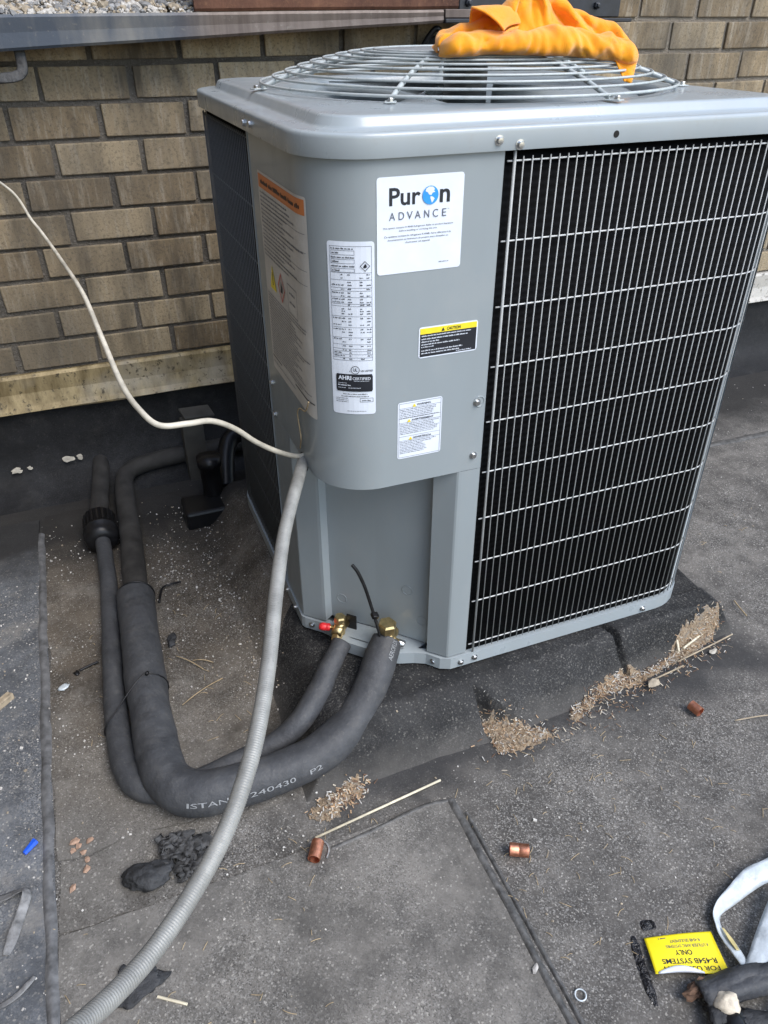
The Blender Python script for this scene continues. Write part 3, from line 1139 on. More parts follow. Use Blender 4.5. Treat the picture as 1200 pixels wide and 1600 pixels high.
def guard(name, t0, t1, skip=None, mat='wire'):
    g = link(name, None, unit)
    vm = mesh('guard_wire', *tube([(0, 0, 0.036), (0, 0, 1.004)], WR * 0.85, 6), 'wire_mid' if mat == 'wire' else mat, True)
    t = t0
    n = 0
    while t <= t1 + 1e-6:
        p_ = per(t, 0.0)
        if n == 0 and name == 'coil_guard':
            o = link('guard_wire', mesh('guard_wire', *tube([(0, 0, 0.020), (0, 0, 1.012)], WR * 1.8, 8), 'wire_mid', True), g, (p_.x, p_.y - 0.001, 0))
        else:
            o = link('guard_wire', vm, g, (p_.x, p_.y, 0))
        t += SP
        n += 1
    for z in zh:
        pts = [Vector((*per(tt, -0.0026).xy, z)) for tt in tsteps(t0 - 0.010, t1 + 0.006, 0.012)]
        obj('cross_wire', tube(pts, WR * 1.05, 6), mat, g, True)
    return g


guard('coil_guard', TS0, T_POST0 - 0.004)
guard('coil_guard', T_POST1 + 0.01, TF + 0.89 + 0.64 + 0.05, mat='shaded_wire_motor')
obj('guard_post', wrap_panel(T_POST0, T_POST1, 0.030, ZL, -0.006, 0.0015), 'lid_paint', unit, True)
guard('coil_guard', TE - AA + 0.012, TE + T_LEFT - 0.014, mat='shaded_wire_motor')
obj('edge_trim', wrap_panel(T_LEFT - 0.0075, T_LEFT - 0.0045, 0.031, ZL, -0.012, 0.0015), 'paint', unit)

# screws
hexs = lathe([(0.0072, 0), (0.0072, 0.0008), (0.0052, 0.0010), (0.0052, 0.0042), (0.0042, 0.0054), (0.0014, 0.0056)], 12)
hex6 = lathe([(0.0062, 0), (0.0062, 0.0008), (0.0043, 0.0009), (0.0043, 0.0042), (0.0036, 0.005)], 6)
screw_me = mesh('screw', *hexs, 'steel')


def screw(t, z, o=0.0):
    p_ = per(t, o)
    n_ = (per(t, o + 0.01) - p_).normalized()
    q = n_.to_track_quat('Z', 'Y')
    return link('screw', screw_me, unit, (p_.x, p_.y, z), q.to_euler())


for x, z, o in ((0.2735, 1.0275, 0.008), (0.3075, 1.0205, 0.008), (0.272, 0.622, 0.0), (0.272, 0.519, 0.0), (0.276, 0.0125, 0.004), (0.309, 0.0155, 0.004), (0.75, 0.0125, 0.004)):
    screw(TF + x, z, o)
for y, z, o in ((0.352, 1.026, 0.008), (0.305, 1.0285, 0.008), (0.352, 0.56, 0.0), (0.352, 0.49, 0.0), (0.30, 0.014, 0.004), (0.37, 0.014, 0.004)):
    screw(0.79 - y, z, o)
for x in (0.016, 0.224):
    p_ = chp(x, 0.004)
    link('screw', screw_me, unit, (p_.x, p_.y, 0.0145), nch.to_track_quat('Z', 'Y').to_euler())
dk = [(0.0095 * math.cos(a * PI / 12), 0.0095 * math.sin(a * PI / 12), 0) for a in range(24)]
obj('dimple_ring', xf(tube(dk, 0.0012, 6, True), align((0.2765, 0.0, 0.623), (0, -1, 0))), 'paint', unit, True)
obj('screw_hole', xf(lathe([(0.005, 0), (0.005, 0.0004)], 16), align((0.4705, -0.0079, 1.0265), (0, -1, 0))), 'black', unit)

# fan guard --------------------------------------------------------
fg = link('fan_guard', None, unit, (W / 2, W / 2, 0))


def dome(r):
    t = min(1, max(0, (r - 0.165) / (0.388 - 0.165)))
    return 1.1225 - 0.050 * t ** 1.75


radii = [0.174 + 0.02378 * k for k in range(10)]
for r in radii:
    rr = 0.0024 if r > 0.38 else 0.0021
    P = [(r * math.cos(a * 2 * PI / 96), r * math.sin(a * 2 * PI / 96), dome(r)) for a in range(96)]
    obj('guard_ring', tube(P, rr, 6, True), 'fan_wire', fg, True)
for k in range(7):
    a = math.radians(-133.5 + 360 / 7 * k)
    P = [Vector((r * math.cos(a), r * math.sin(a), dome(r) - 0.0042)) for r in (0.15, 0.18, 0.21, 0.25, 0.29, 0.33, 0.36, 0.388)]
    P.append(Vector((0.392 * math.cos(a), 0.392 * math.sin(a), 1.0675)))
    obj('spoke', tube(catmull(P, 3), 0.0040, 8), 'fan_wire', fg, True)
    tab = box(-0.004, 0.022, -0.009, 0.009, 0, 0.0022, 0.0008)
    m4 = Matrix.Translation(Vector((0.388 * math.cos(a), 0.388 * math.sin(a), 1.0645))) @ Matrix.Rotation(a + 0.35, 4, 'Z')
    obj('spoke_tab', xf(tab, m4), 'fan_wire', fg)
    obj('screw', xf(hex6, m4 @ Matrix.Translation(Vector((0.014, 0, 0.0022)))), 'steel', fg)
obj('motor_plate', lathe([(0.166, 1.1165), (0.166, 1.1205), (0.162, 1.1225), (0.06, 1.1245), (0.0, 1.125)], 64, False), 'lid_paint', fg, True)
# fan and motor
fan = link('fan', None, unit, (W / 2, W / 2, 0))
obj('motor', lathe([(0.02, 1.112), (0.036, 1.108), (0.042, 1.095), (0.042, 0.995), (0.03, 0.985), (0.0, 0.985)], 32, False), 'shaded_wire_motor', fan, True)
obj('fan_hub', lathe([(0.0, 1.03), (0.06, 1.03), (0.065, 1.02), (0.065, 0.98), (0.0, 0.975)], 32, False), 'shaded_wire_motor', fan, True)
for k in range(3):
    a0 = math.radians(-171 + 120 * k)
    g = []
    for i in range(11):
        t = i / 10
        row = []
        for j in range(13):
            s_ = j / 12
            r = 0.055 + 0.283 * t
            half = 0.16 + 0.42 * t ** 0.7
            aa = a0 + (s_ - 0.5) * 2 * half + 0.35 * t
            z = 1.018 + (s_ - 0.5) * 0.095 * (1 - 0.2 * t) + 0.014 * math.sin(s_ * PI)
            row.append(Vector((r * math.cos(aa), r * math.sin(aa), z)))
        g.append(row)
    obj('blade', shell(g, 0.0025), 'lid_paint', fan, True)
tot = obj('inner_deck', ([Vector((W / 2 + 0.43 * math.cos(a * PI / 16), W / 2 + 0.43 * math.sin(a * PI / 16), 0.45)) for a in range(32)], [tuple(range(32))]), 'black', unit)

# service valves ----------------------------------------------------
def valve(base, scale, cap_r, red=False):
    v = link('service_valve', None, unit)
    b = Vector(base)
    s_ = scale
    body_dir = nch
    obj('valve_body', join(xf(lathe([(0.011 * s_, -0.02), (0.012 * s_, 0.0), (0.013 * s_, 0.012), (0.009 * s_, 0.018)], 16), align(b, (0, 0, 1))),
                           xf(lathe([(0.012 * s_, -0.03), (0.012 * s_, 0.02)], 16), align(b, nch))), 'brass', v, True)
    obj('cap_nut', xf(lathe([(0.0145 * s_ * cap_r, 0), (0.0155 * s_ * cap_r, 0.002), (0.0155 * s_ * cap_r, 0.014 * s_), (0.013 * s_ * cap_r, 0.0175 * s_), (0.0, 0.018 * s_)], 6), align(b + Vector((0, 0, 0.018 * s_)), (0.05, -0.06, 1), 0.3)), 'brass', v)
    return v


v1 = valve(chp(0.072, 0.018) + Vector((0, 0, 0.044)), 1.0, 0.85)
b = chp(0.072, 0.018) + Vector((0, 0, 0.044))
pdir = Vector((-0.88, 0.35, 0.12))
obj('service_port', xf(lathe([(0.005, 0), (0.005, 0.02), (0.0065, 0.021), (0.0065, 0.026)], 12), align(b, pdir)), 'brass', v1, True)
obj('red_cap', xf(lathe([(0.0075, 0.022), (0.0085, 0.024), (0.0085, 0.030), (0.008, 0.031), (0.0088, 0.0325), (0.0088, 0.040), (0.007, 0.046), (0.0, 0.047)], 20), align(b, pdir)), 'red', v1, True)
obj('flare_nut', xf(lathe([(0.0115, 0), (0.0125, 0.002), (0.0125, 0.018), (0.0105, 0.021)], 6), align(b + nch * 0.008 + Vector((0, 0, -0.006)), (nch + Vector((0.0, 0.0, -0.85))).normalized(), 0.2)), 'brass', v1)
obj('bracket', join(xf(box(-0.012, 0.012, -0.004, 0.0, -0.02, 0.02, 0.001), align(b - nch * 0.022 + Vector((0.012, -0.012, 0.004)), (0, 0, 1), -PI / 4))), 'black', v1)
v2 = valve(chp(0.152, 0.020) + Vector((0, 0, 0.056)), 1.32, 1.0)
b = chp(0.152, 0.020) + Vector((0, 0, 0.058))
pd2 = Vector((0.75, -0.45, -0.32))
obj('service_port', xf(lathe([(0.011, 0), (0.0125, 0.008), (0.0125, 0.016), (0.0075, 0.020), (0.0065, 0.034)], 16), align(b, pd2)), 'brass', v2, True)
obj('port_cap', xf(lathe([(0.008, 0.026), (0.0085, 0.027), (0.0085, 0.038), (0.007, 0.041), (0, 0.041)], 16), align(b, pd2)), 'steel', v2, True)

# ------------------------------------------------------------------ stickers with print
_tcache = {}


def text2d(s, bold=0.0):
    key = (s, bold)
    if key in _tcache:
        return _tcache[key]
    cu = bpy.data.curves.new('txt', 'FONT')
    cu.body = s
    cu.size = 1.0
    cu.resolution_u = 3
    cu.offset = bold
    cu.fill_mode = 'FRONT'
    ob = bpy.data.objects.new('txt', cu)
    COL.objects.link(ob)
    dg = bpy.context.evaluated_depsgraph_get()
    dg.update()
    me = bpy.data.meshes.new_from_object(ob.evaluated_get(dg))
    v = [(p_.co.x, p_.co.y) for p_ in me.vertices]
    f = [tuple(q.vertices) for q in me.polygons]
    bpy.data.objects.remove(ob)
    bpy.data.curves.remove(cu)
    bpy.data.meshes.remove(me)
    _tcache[key] = (v, f)
    return v, f


def fit_text(s, x0, x1, ytop, ybot, bold=0.0, keep=False):
    """text scaled into the box x0..x1, ybot..ytop (2D)"""
    v, f = text2d(s, bold)
    if not v:
        return [], []
    ax, bx = min(p_[0] for p_ in v), max(p_[0] for p_ in v)
    ay, by = min(p_[1] for p_ in v), max(p_[1] for p_ in v)
    sx = (x1 - x0) / (bx - ax)
    sy = (ytop - ybot) / (by - ay)
    return [(x0 + (p_[0] - ax) * sx, ybot + (p_[1] - ay) * sy) for p_ in v], f


def rect2(x0, x1, y0, y1):
    n = max(1, int(math.ceil((x1 - x0) / 0.004)))
    V = []
    for i in range(n + 1):
        x = x0 + (x1 - x0) * i / n
        V += [(x, y0), (x, y1)]
    return V, [(2 * i, 2 * i + 2, 2 * i + 3, 2 * i + 1) for i in range(n)]


def frame2(x0, x1, y0, y1, w):
    return join(rect2(x0, x1, y0, y0 + w), rect2(x0, x1, y1 - w, y1), rect2(x0, x0 + w, y0 + w, y1 - w), rect2(x1 - w, x1, y0 + w, y1 - w))


def poly2(pts):
    return list(pts), [tuple(range(len(pts)))]


def circ2(cx_, cy_, r, n=28, r2=None):
    if r2 is None:
        return poly2([(cx_ + r * math.cos(2 * PI * k / n), cy_ + r * math.sin(2 * PI * k / n)) for k in range(n)])
    V = [(cx_ + q * math.cos(2 * PI * k / n), cy_ + q * math.sin(2 * PI * k / n)) for q in (r, r2) for k in range(n)]
    return V, [(k, (k + 1) % n, n + (k + 1) % n, n + k) for k in range(n)]


rt_ = random.Random(5)


def greek(x0, x1, y, h, fill=0.9, lw=None):
    """a line of print too small to read: short dark dashes"""
    V, F = [], []
    x = x0
    lw = lw or h * 0.55
    end = x0 + (x1 - x0) * fill
    while x < end:
        n = rt_.randint(2, 8)
        for _ in range(n):
            if x > end:
                break
            hh = h * rt_.choice((0.7, 0.7, 1.0))
            b = len(V)
            q = rect2(x, x + lw * 0.72, y, y + hh)
            V += q[0]
            F += [tuple(i + b for i in qq) for qq in q[1]]
            x += lw
        x += lw * 0.9
    return V, F


def wrap2d(vf, t0, z1, off):
    """2D (mm-like metres, origin top-left, y negative downwards) onto the unit's outline"""
    V = []
    for p_ in vf[0]:
        q = per(t0 + p_[0], off)
        V.append(Vector((q.x, q.y, z1 + p_[1])))
    return V, vf[1]


def sticker_sheet(w, h, r=0.004):
    n = max(2, int(w / 0.008))
    V, F = [], []
    xs_ = sorted(set([0, r * 0.3, r] + [r + (w - 2 * r) * i / n for i in range(n + 1)] + [w - r * 0.3, w]))
    for x in xs_:
        e = min(x, w - x)
        c = 0 if e >= r else r - math.sqrt(max(0, r * r - (r - e) ** 2))
        V += [(x, -c), (x, -h + c)]
    for i in range(len(xs_) - 1):
        F.append((2 * i, 2 * i + 1, 2 * i + 3, 2 * i + 2))
    return V, F


def sticker(name, label, t0, t1, ztop, zbot, mat, prints, unit_=unit):
    w, h = t1 - t0, ztop - zbot
    st = obj(name, wrap2d(sticker_sheet(w, h), t0, ztop, 0.0007), mat, unit_)
    st['label'] = label
    for i, (pm, vf) in enumerate(prints):
        obj('print', wrap2d(vf, t0, ztop, 0.0010 + 0.00025 * min(i, 4)), pm, st)
    return st


# refrigerant sticker
w, h = 0.1344, 0.1330
tx = TF + 0.0912
blk = fit_text('Pur', 0.0185, 0.0665, -0.0145, -0.0385, 0.02)
blk_n = fit_text('n', 0.0965, 0.1125, -0.0205, -0.0385, 0.02)
gry = join(fit_text('A', 0.0185, 0.0275, -0.0470, -0.0575), fit_text('D', 0.0330, 0.0415, -0.0470, -0.0575), fit_text('V', 0.0455, 0.0545, -0.0470, -0.0575), fit_text('A', 0.0580, 0.0670, -0.0470, -0.0575),
           fit_text('N', 0.0725, 0.0805, -0.0470, -0.0575), fit_text('C', 0.0860, 0.0945, -0.0468, -0.0577), fit_text('E', 0.1010, 0.1075, -0.0470, -0.0575), fit_text('TM', 0.1090, 0.1120, -0.0470, -0.0485))
tiny = join(fit_text('This system contains R-454B Refrigerant. Refer to product literature', 0.009, 0.119, -0.0665, -0.0695, 0.008),
            fit_text('before installing or servicing this unit.', 0.034, 0.094, -0.0712, -0.0742, 0.008),
            fit_text("Ce système contient le réfrigérant R-454B. Faire référence à la", 0.011, 0.116, -0.0782, -0.0815, 0.008),
            fit_text("documentation ou littérature du produit avant d'installer ou", 0.016, 0.112, -0.0830, -0.0862, 0.008),
            fit_text("d'entretenir cet appareil.", 0.044, 0.083, -0.0877, -0.0909, 0.008), greek(0.098, 0.116, -0.1225, 0.0015))
globe = circ2(0.0815, -0.0275, 0.0125, 36)
land = (poly2([(0.0745, -0.0185), (0.0790, -0.0160), (0.0850, -0.0165), (0.0880, -0.0195), (0.0865, -0.0215), (0.0885, -0.0235), (0.0845, -0.0245), (0.0825, -0.0275), (0.0790, -0.0265), (0.0770, -0.0235), (0.0735, -0.0220)]),
            poly2([(0.0815, -0.0288), (0.0850, -0.0298), (0.0878, -0.0322), (0.0862, -0.0350), (0.0838, -0.0380), (0.0825, -0.0345), (0.0812, -0.0315)]))
sticker('sticker', 'large white sticker with black and blue lettering', tx, tx + w, 0.9890, 0.8560, 'white_label', [('ink', blk), ('ink', blk_n), ('ink_grey', join(gry, tiny)), ('ink_blue', globe), ('white_label', land[0]), ('white_label', land[1])])

# rating plate
w, h = 0.0700, 0.2710
L = 0.0045
ln = [rect2(0.004, w - 0.004, -y - 0.0005, -y) for y in (0.0065, 0.0440, 0.0545, 0.0660, 0.0705, 0.0800, 0.0900, 0.0935, 0.1090, 0.1260, 0.1420, 0.1530, 0.1600, 0.1640, 0.1690, 0.1745, 0.1790)]
ln += [rect2(0.0040, 0.0045, -0.1790, -0.0065), rect2(w - 0.0045, w - 0.004, -0.1790, -0.0065)]
ln += [frame2(0.006, 0.041, -0.0190, -0.0125, 0.0005), frame2(0.006, 0.041, -0.0312, -0.0250, 0.0005), frame2(0.006, 0.041, -0.0435, -0.0380, 0.0005)]
ink = []
for y, f_ in ((0.0110, 0.9), (0.0235, 0.95), (0.0360, 0.97)):
    ink.append(greek(0.006, 0.042, -y, 0.0024, f_))
for y in (0.0172, 0.0295, 0.0420):
    ink.append(greek(0.0075, 0.020, -y, 0.0024))
for y in (0.0478, 0.0525, 0.0585, 0.0630, 0.0690, 0.0745, 0.0790, 0.0840, 0.0885, 0.0925, 0.0985, 0.1020, 0.1060, 0.1130, 0.1180, 0.1230, 0.1300, 0.1345, 0.1390, 0.1455, 0.1500, 0.1565, 0.1630, 0.1675, 0.1725, 0.1775):
    c_ = rt_.random()
    if c_ < 0.4:
        ink.append(greek(0.006, 0.020, -y, 0.0020))
    for a_, b_ in ((0.020, 0.026), (0.030, 0.036), (0.048, 0.054), (0.058, 0.065)):
        if rt_.random() < 0.75:
            ink.append(greek(a_, b_, -y, 0.0020, rt_.uniform(0.5, 1)))
di = 0.0075
dc = (0.056, -0.0345)
dia_p = (join(*[poly2([(dc[0] + a_[0] * di, dc[1] + a_[1] * di), (dc[0] + b_[0] * di, dc[1] + b_[1] * di), (dc[0] + b_[0] * di * 0.84, dc[1] + b_[1] * di * 0.84), (dc[0] + a_[0] * di * 0.84, dc[1] + a_[1] * di * 0.84)]) for a_, b_ in (((0, 1), (-1, 0)), ((-1, 0), (0, -1)), ((0, -1), (1, 0)), ((1, 0), (0, 1)))]))
ink.append(poly2([(0.0535, -0.0368), (0.0565, -0.0375), (0.0588, -0.0362), (0.0585, -0.0335), (0.0563, -0.0308), (0.0555, -0.0328), (0.0540, -0.0340)]))
ul_ring = circ2(0.0385, -0.1945, 0.0068, 28, 0.0059)
ink.append(fit_text('UL', 0.0352, 0.0418, -0.1918, -0.1972, 0.02))
ink.append(fit_text('c', 0.0290, 0.0310, -0.1960, -0.1980))
ink.append(fit_text('US LISTED', 0.0470, 0.0660, -0.1945, -0.1975, 0.015))
ink.append(greek(0.018, 0.062, -0.2365, 0.0016))
ink.append(greek(0.015, 0.064, -0.2405, 0.0016))
for y in (0.2440, 0.2470, 0.2500):
    ink.append(greek(0.006, 0.028, -y, 0.0013))
ink.append(frame2(0.045, 0.066, -0.2495, -0.2425, 0.0005))
ink.append(greek(0.048, 0.063, -0.2475, 0.0020))
ink.append(greek(0.024, 0.058, -0.2660, 0.0011))
blkbox = join(rect2(0.0085, 0.0645, -0.2312, -0.2018), rect2(0.0075, 0.0085, -0.2290, -0.2040), rect2(0.0645, 0.0655, -0.2290, -0.2040))
wht = join(fit_text('AHRI', 0.0110, 0.0320, -0.2045, -0.2115, 0.03), fit_text('CERTIFIED', 0.0340, 0.0620, -0.2065, -0.2112, 0.01), greek(0.036, 0.062, -0.2135, 0.0010), greek(0.0105, 0.026, -0.2175, 0.0012), greek(0.0105, 0.034, -0.2215, 0.0022), greek(0.0105, 0.024, -0.2255, 0.0012), greek(0.027, 0.048, -0.2255, 0.0012))
sticker('sticker', 'tall narrow rating plate with rows of fine print', 0.7645, 0.7645 + w, 0.9055, 0.6345, 'white_label', [('ink_grey', join(*ln)), ('ink', join(*ink)), ('ink', blkbox), ('white_label', wht), ('ink', dia_p), ('ink', ul_ring)])

# yellow and black caution sticker
w, h = 0.1035, 0.0510
tx = TF + 0.1602
blk = rect2(0.0022, w - 0.0022, -h + 0.0022, -0.0115)
yel = rect2(0.0022, w - 0.0022, -0.0115, -0.0022)
wt = join(*[greek(0.0045, 0.0045 + L_, -y, 0.0021, 1.0) for L_, y in ((0.086, 0.0155), (0.080, 0.0205), (0.030, 0.0250), (0.066, 0.0295), (0.022, 0.0335), (0.072, 0.0395), (0.066, 0.0440))] + [greek(0.066, 0.096, -0.0470, 0.0018)])
kk = join(fit_text('CAUTION', 0.048, 0.072, -0.0045, -0.0095, 0.02), poly2([(0.0385, -0.0098), (0.0445, -0.0098), (0.0415, -0.0042)]))
sticker('sticker', 'black caution sticker with a yellow header', tx, tx + w, 0.7685, 0.7175, 'white_label', [('ink', blk), ('ink_yellow', yel), ('white_label', wt), ('ink', kk)])

# trilingual warning sticker
w, h = 0.0805, 0.1050
tx = TF + 0.1256
ln = [frame2(0.0022, w - 0.0022, -h + 0.0022, -0.0022, 0.0006)]
bd, tri = [], []
for y0, wd, cx0, n in ((0.0035, 'WARNING', 0.034, 6), (0.0300, 'AVERTISSEMENT', 0.025, 7), (0.0635, 'ADVERTENCIA', 0.028, 8)):
    ww = 0.0036 * len(wd) * (0.85 if len(wd) > 9 else 1)
    bd.append(fit_text(wd, cx0, cx0 + ww, -y0 - 0.0020, -y0 - 0.0055, 0.02))
    tri.append(poly2([(cx0 - 0.0080, -y0 - 0.0065), (cx0 - 0.0015, -y0 - 0.0065), (cx0 - 0.0047, -y0 - 0.0008)]))
    if y0 > 0.01:
        ln.append(rect2(0.0028, w - 0.0028, -y0 + 0.0002, -y0 + 0.0007))
    ln.append(rect2(0.0028, w - 0.0028, -y0 - 0.0078, -y0 - 0.0073))
    for k in range(n):
        yy = y0 + 0.0108 + k * 0.0030
        if yy < h - 0.006:
            ln.append(greek(0.0045, (w - 0.0045) if y0 < 0.06 or k < 2 else 0.055, -yy, 0.0016, rt_.uniform(0.8, 1.0)))
sticker('sticker', 'small white warning sticker in three languages', tx, tx + w, 0.6458, 0.5408, 'white_label', [('ink_grey', join(*ln)), *[('ink', b_) for b_ in bd], *[('ink_yellow', t_) for t_ in tri]])

# large instruction sheet on the left face
t0, t1, zt, zb = 0.468, 0.7285, 0.9590, 0.6080
w, h = t1 - t0, zt - zb
orr = rect2(0.004, w - 0.004, -0.026, -0.004)
ln, bd = [], []
bd.append(greek(0.02, 0.24, -0.0185, 0.007, 1.0, 0.006))
for k in range(17):
    y = 0.034 + k * 0.0068
    if y < 0.142:
        ln.append(greek(0.010, w - 0.012, -y, 0.0032, rt_.uniform(0.55, 1.0)))
for y in (0.052, 0.079, 0.106, 0.128):
    ln.append(rect2(0.006, w - 0.006, -y - 0.0006, -y))
for k in range(24):
    y = 0.204 + k * 0.0052
    if y < 0.322:
        ln.append(greek(0.010, w - 0.012, -y, 0.0026, rt_.uniform(0.6, 1.0)))
ln.append(frame2(0.150, 0.205, -0.198, -0.150, 0.001))
ln.append(greek(0.16, 0.195, -0.165, 0.004))
ln.append(greek(0.16, 0.195, -0.180, 0.004))
bd += [rect2(0.006, 0.07, -0.3255, -0.3235), rect2(0.160, w - 0.004, -0.3255, -0.3235)]
ln.append(greek(0.010, w - 0.04, -0.336, 0.0024, 0.7))
tri = poly2([(0.035, -0.188), (0.075, -0.188), (0.055, -0.146)])
dia = join(*[poly2([(0.112 + a_[0] * 0.022, -0.170 + a_[1] * 0.026), (0.112 + b_[0] * 0.022, -0.170 + b_[1] * 0.026), (0.112 + b_[0] * 0.018, -0.170 + b_[1] * 0.0215), (0.112 + a_[0] * 0.018, -0.170 + a_[1] * 0.0215)]) for a_, b_ in (((0, 1), (-1, 0)), ((-1, 0), (0, -1)), ((0, -1), (1, 0)), ((1, 0), (0, 1)))])
flm = join(poly2([(0.107, -0.178), (0.117, -0.178), (0.118, -0.170), (0.112, -0.158), (0.108, -0.168)]), poly2([(0.053, -0.180), (0.058, -0.180), (0.057, -0.158), (0.053, -0.158)]))
sticker('sticker', 'large aged instruction sheet with an orange header on the dark side', t0, t1, zt, zb, 'cream_label', [('ink_orange', orr), ('ink_grey', join(*ln)), ('ink', join(*bd)), ('ink_yellow', tri), ('ink_red', dia), ('ink', flm)])

# ================================================================== refrigerant lines
def pipe_path(pts, n=10):
    return catmull(pts, n)


def foam_tube(pts, rads, seg=22, amp=0.03, seed=0.0, n=10):
    P = catmull(pts, n)
    k = len(pts) - 1
    rr = []
    for i in range(len(P)):
        t = i / (len(P) - 1) * k
        a = int(min(t, k - 1))
        rr.append(rads[a] + (rads[a + 1] - rads[a]) * (t - a))
    V, F = tube(P, rr, seg)
    c = 0
    for i, p_ in enumerate(P):
        for q in range(seg):
            v = V[i * seg + q]
            d = (v - p_)
            kk_ = 1 + amp * noise.noise(v * 11 + Vector((seed, 0, 0))) + amp * 0.6 * noise.noise(v * 37 + Vector((0, seed, 0)))
            V[i * seg + q] = p_ + d * kk_
    return V, F


SL = [(0.140, 0.080, 0.052), (0.118, 0.057, 0.034), (0.076, 0.012, 0.004), (0.018, -0.034, -0.034), (-0.064, -0.069, -0.052), (-0.147, -0.083, -0.055), (-0.248, -0.083, -0.055), (-0.312, -0.070, -0.055), (-0.352, -0.030, -0.055), (-0.365, 0.034, -0.055), (-0.366, 0.132, -0.055), (-0.363, 0.289, -0.055), (-0.358, 0.446, -0.055), (-0.352, 0.572, -0.055)]
SR = [0.031, 0.035, 0.036, 0.038, 0.040, 0.041, 0.041, 0.0435, 0.0445, 0.0435, 0.043, 0.044, 0.045, 0.0445]
suction = thing('insulated_pipe', 'thick refrigerant line in fat grey foam insulation bending across the roof', 'pipe', (-0.3, 0.0, GZ), 'refrigerant lines')
SO = Vector((-0.3, 0.0, GZ))


def rel(vf, org):
    return [Vector(v) - org for v in vf[0]], vf[1]


obj('foam_sleeve', rel(foam_tube(SL, SR, 26, 0.075, 1.0, 12), SO), 'foam', suction, True)
UP = [(-0.354, 0.54, -0.062), (-0.350, 0.60, -0.064), (-0.345, 0.70, -0.066), (-0.338, 0.82, -0.066), (-0.332, 1.0, -0.062), (-0.327, 1.12, -0.058), (-0.315, 1.205, -0.055), (-0.26, 1.243, -0.048), (-0.12, 1.25, -0.04), (0.1, 1.25, -0.035), (0.5, 1.25, -0.035)]
o = obj('foam_sleeve', rel(foam_tube(UP, [0.030, 0.031, 0.031, 0.030, 0.030, 0.029, 0.028, 0.028, 0.028, 0.028, 0.028], 20, 0.05, 3.0), SO), 'foam_dusty_shaded', suction, True)
o['label'] = 'dusty older sleeve with shade in its colour, running back to the wall'


def tie(p0, direction, r, name='cable_tie'):
    ring_ = [(r * math.cos(a * PI / 14), r * math.sin(a * PI / 14), 0) for a in range(28)]
    v, f = tube(ring_, 0.0022, 6, True, flatten=(1, 1))
    return xf((v, f), align(p0, direction))


tie_c = Vector((-0.364, 0.235, -0.054))
lp = []
for ang_ in range(-90, 131, 20):
    lp.append((-0.365 + 0.0462 * math.cos(math.radians(ang_)), -0.055 + 0.0462 * math.sin(math.radians(ang_))))
for ang_ in range(110, 271, 20):
    lp.append((-0.437 + 0.0265 * math.cos(math.radians(ang_)), -0.078 + 0.0265 * math.sin(math.radians(ang_))))
lp = [Vector((x, 0.232 + 0.7 * min(0.0, x + 0.365), z)) for x, z in lp]
obj('cable_tie', rel(join(tube(lp, 0.0017, 6, True), xf(box(-0.004, 0.004, -0.003, 0.003, 0, 0.011, 0.001), align(Vector((-0.358, 0.232, -0.012)), (0.2, -0.2, 1)))), SO), 'black', suction, True)
obj('cable_tie', rel(tie(Vector((-0.352, 0.57, -0.055)), (0.1, 1, 0), 0.0458), SO), 'black', suction, True)


# print on the sleeve: lettering bent round the pipe along its axis
def pipe_text(s, P, rr, t0, t1, ang0, hgt, flip=False):
    v, f = text2d(s, 0.0)
    ax, bx = min(p_[0] for p_ in v), max(p_[0] for p_ in v)
    ay, by = min(p_[1] for p_ in v), max(p_[1] for p_ in v)
    n = len(P)
    out = []
    for x, y in v:
        u = (x - ax) / (bx - ax)
        if flip:
            u = 1 - u
        ft = t0 + (t1 - t0) * u
        i = int(min(max(ft, 0), n - 2))
        p_ = P[i].lerp(P[i + 1], ft - i)
        tg = (P[i + 1] - P[i]).normalized()
        upv = Vector((0, 0, 1))
        upv = (upv - tg * upv.dot(tg)).normalized()
        sd = tg.cross(upv)
        r = rr[i] + 0.0012
        hh = ((y - ay) / (by - ay) - 0.5) * hgt * (-1 if flip else 1)
        a = ang0 + hh / r
        out.append(p_ + (upv * math.sin(a) + sd * math.cos(a)) * r)
    return out, f


P_s = catmull(SL, 12)
rr_s = []
for i in range(len(P_s)):
    t = i / (len(P_s) - 1) * (len(SL) - 1)
    a = int(min(t, len(SL) - 2))
    rr_s.append((SR[a] + (SR[a + 1] - SR[a]) * (t - a)) * 1.03)
obj('print', rel(pipe_text('ISTANT', P_s, rr_s, 70, 84, PI - 0.42, 0.010, True), SO), 'foam_print', suction)
obj('print', rel(pipe_text('240430', P_s, rr_s, 58, 68, PI - 0.36, 0.010, True), SO), 'foam_print', suction)
obj('print', rel(pipe_text('P2', P_s, rr_s, 50.5, 54, PI - 0.36, 0.010, True), SO), 'foam_print', suction)
obj('print', rel(pipe_text('AEROFLEX', P_s, rr_s, 2, 15, PI - 0.75, 0.011, True), SO), 'foam_print', suction)
obj('pipe_stub', rel(tube([(0.137, 0.078, 0.05), (0.15, 0.092, 0.058)], 0.0135, 16), SO), 'copper', suction, True)

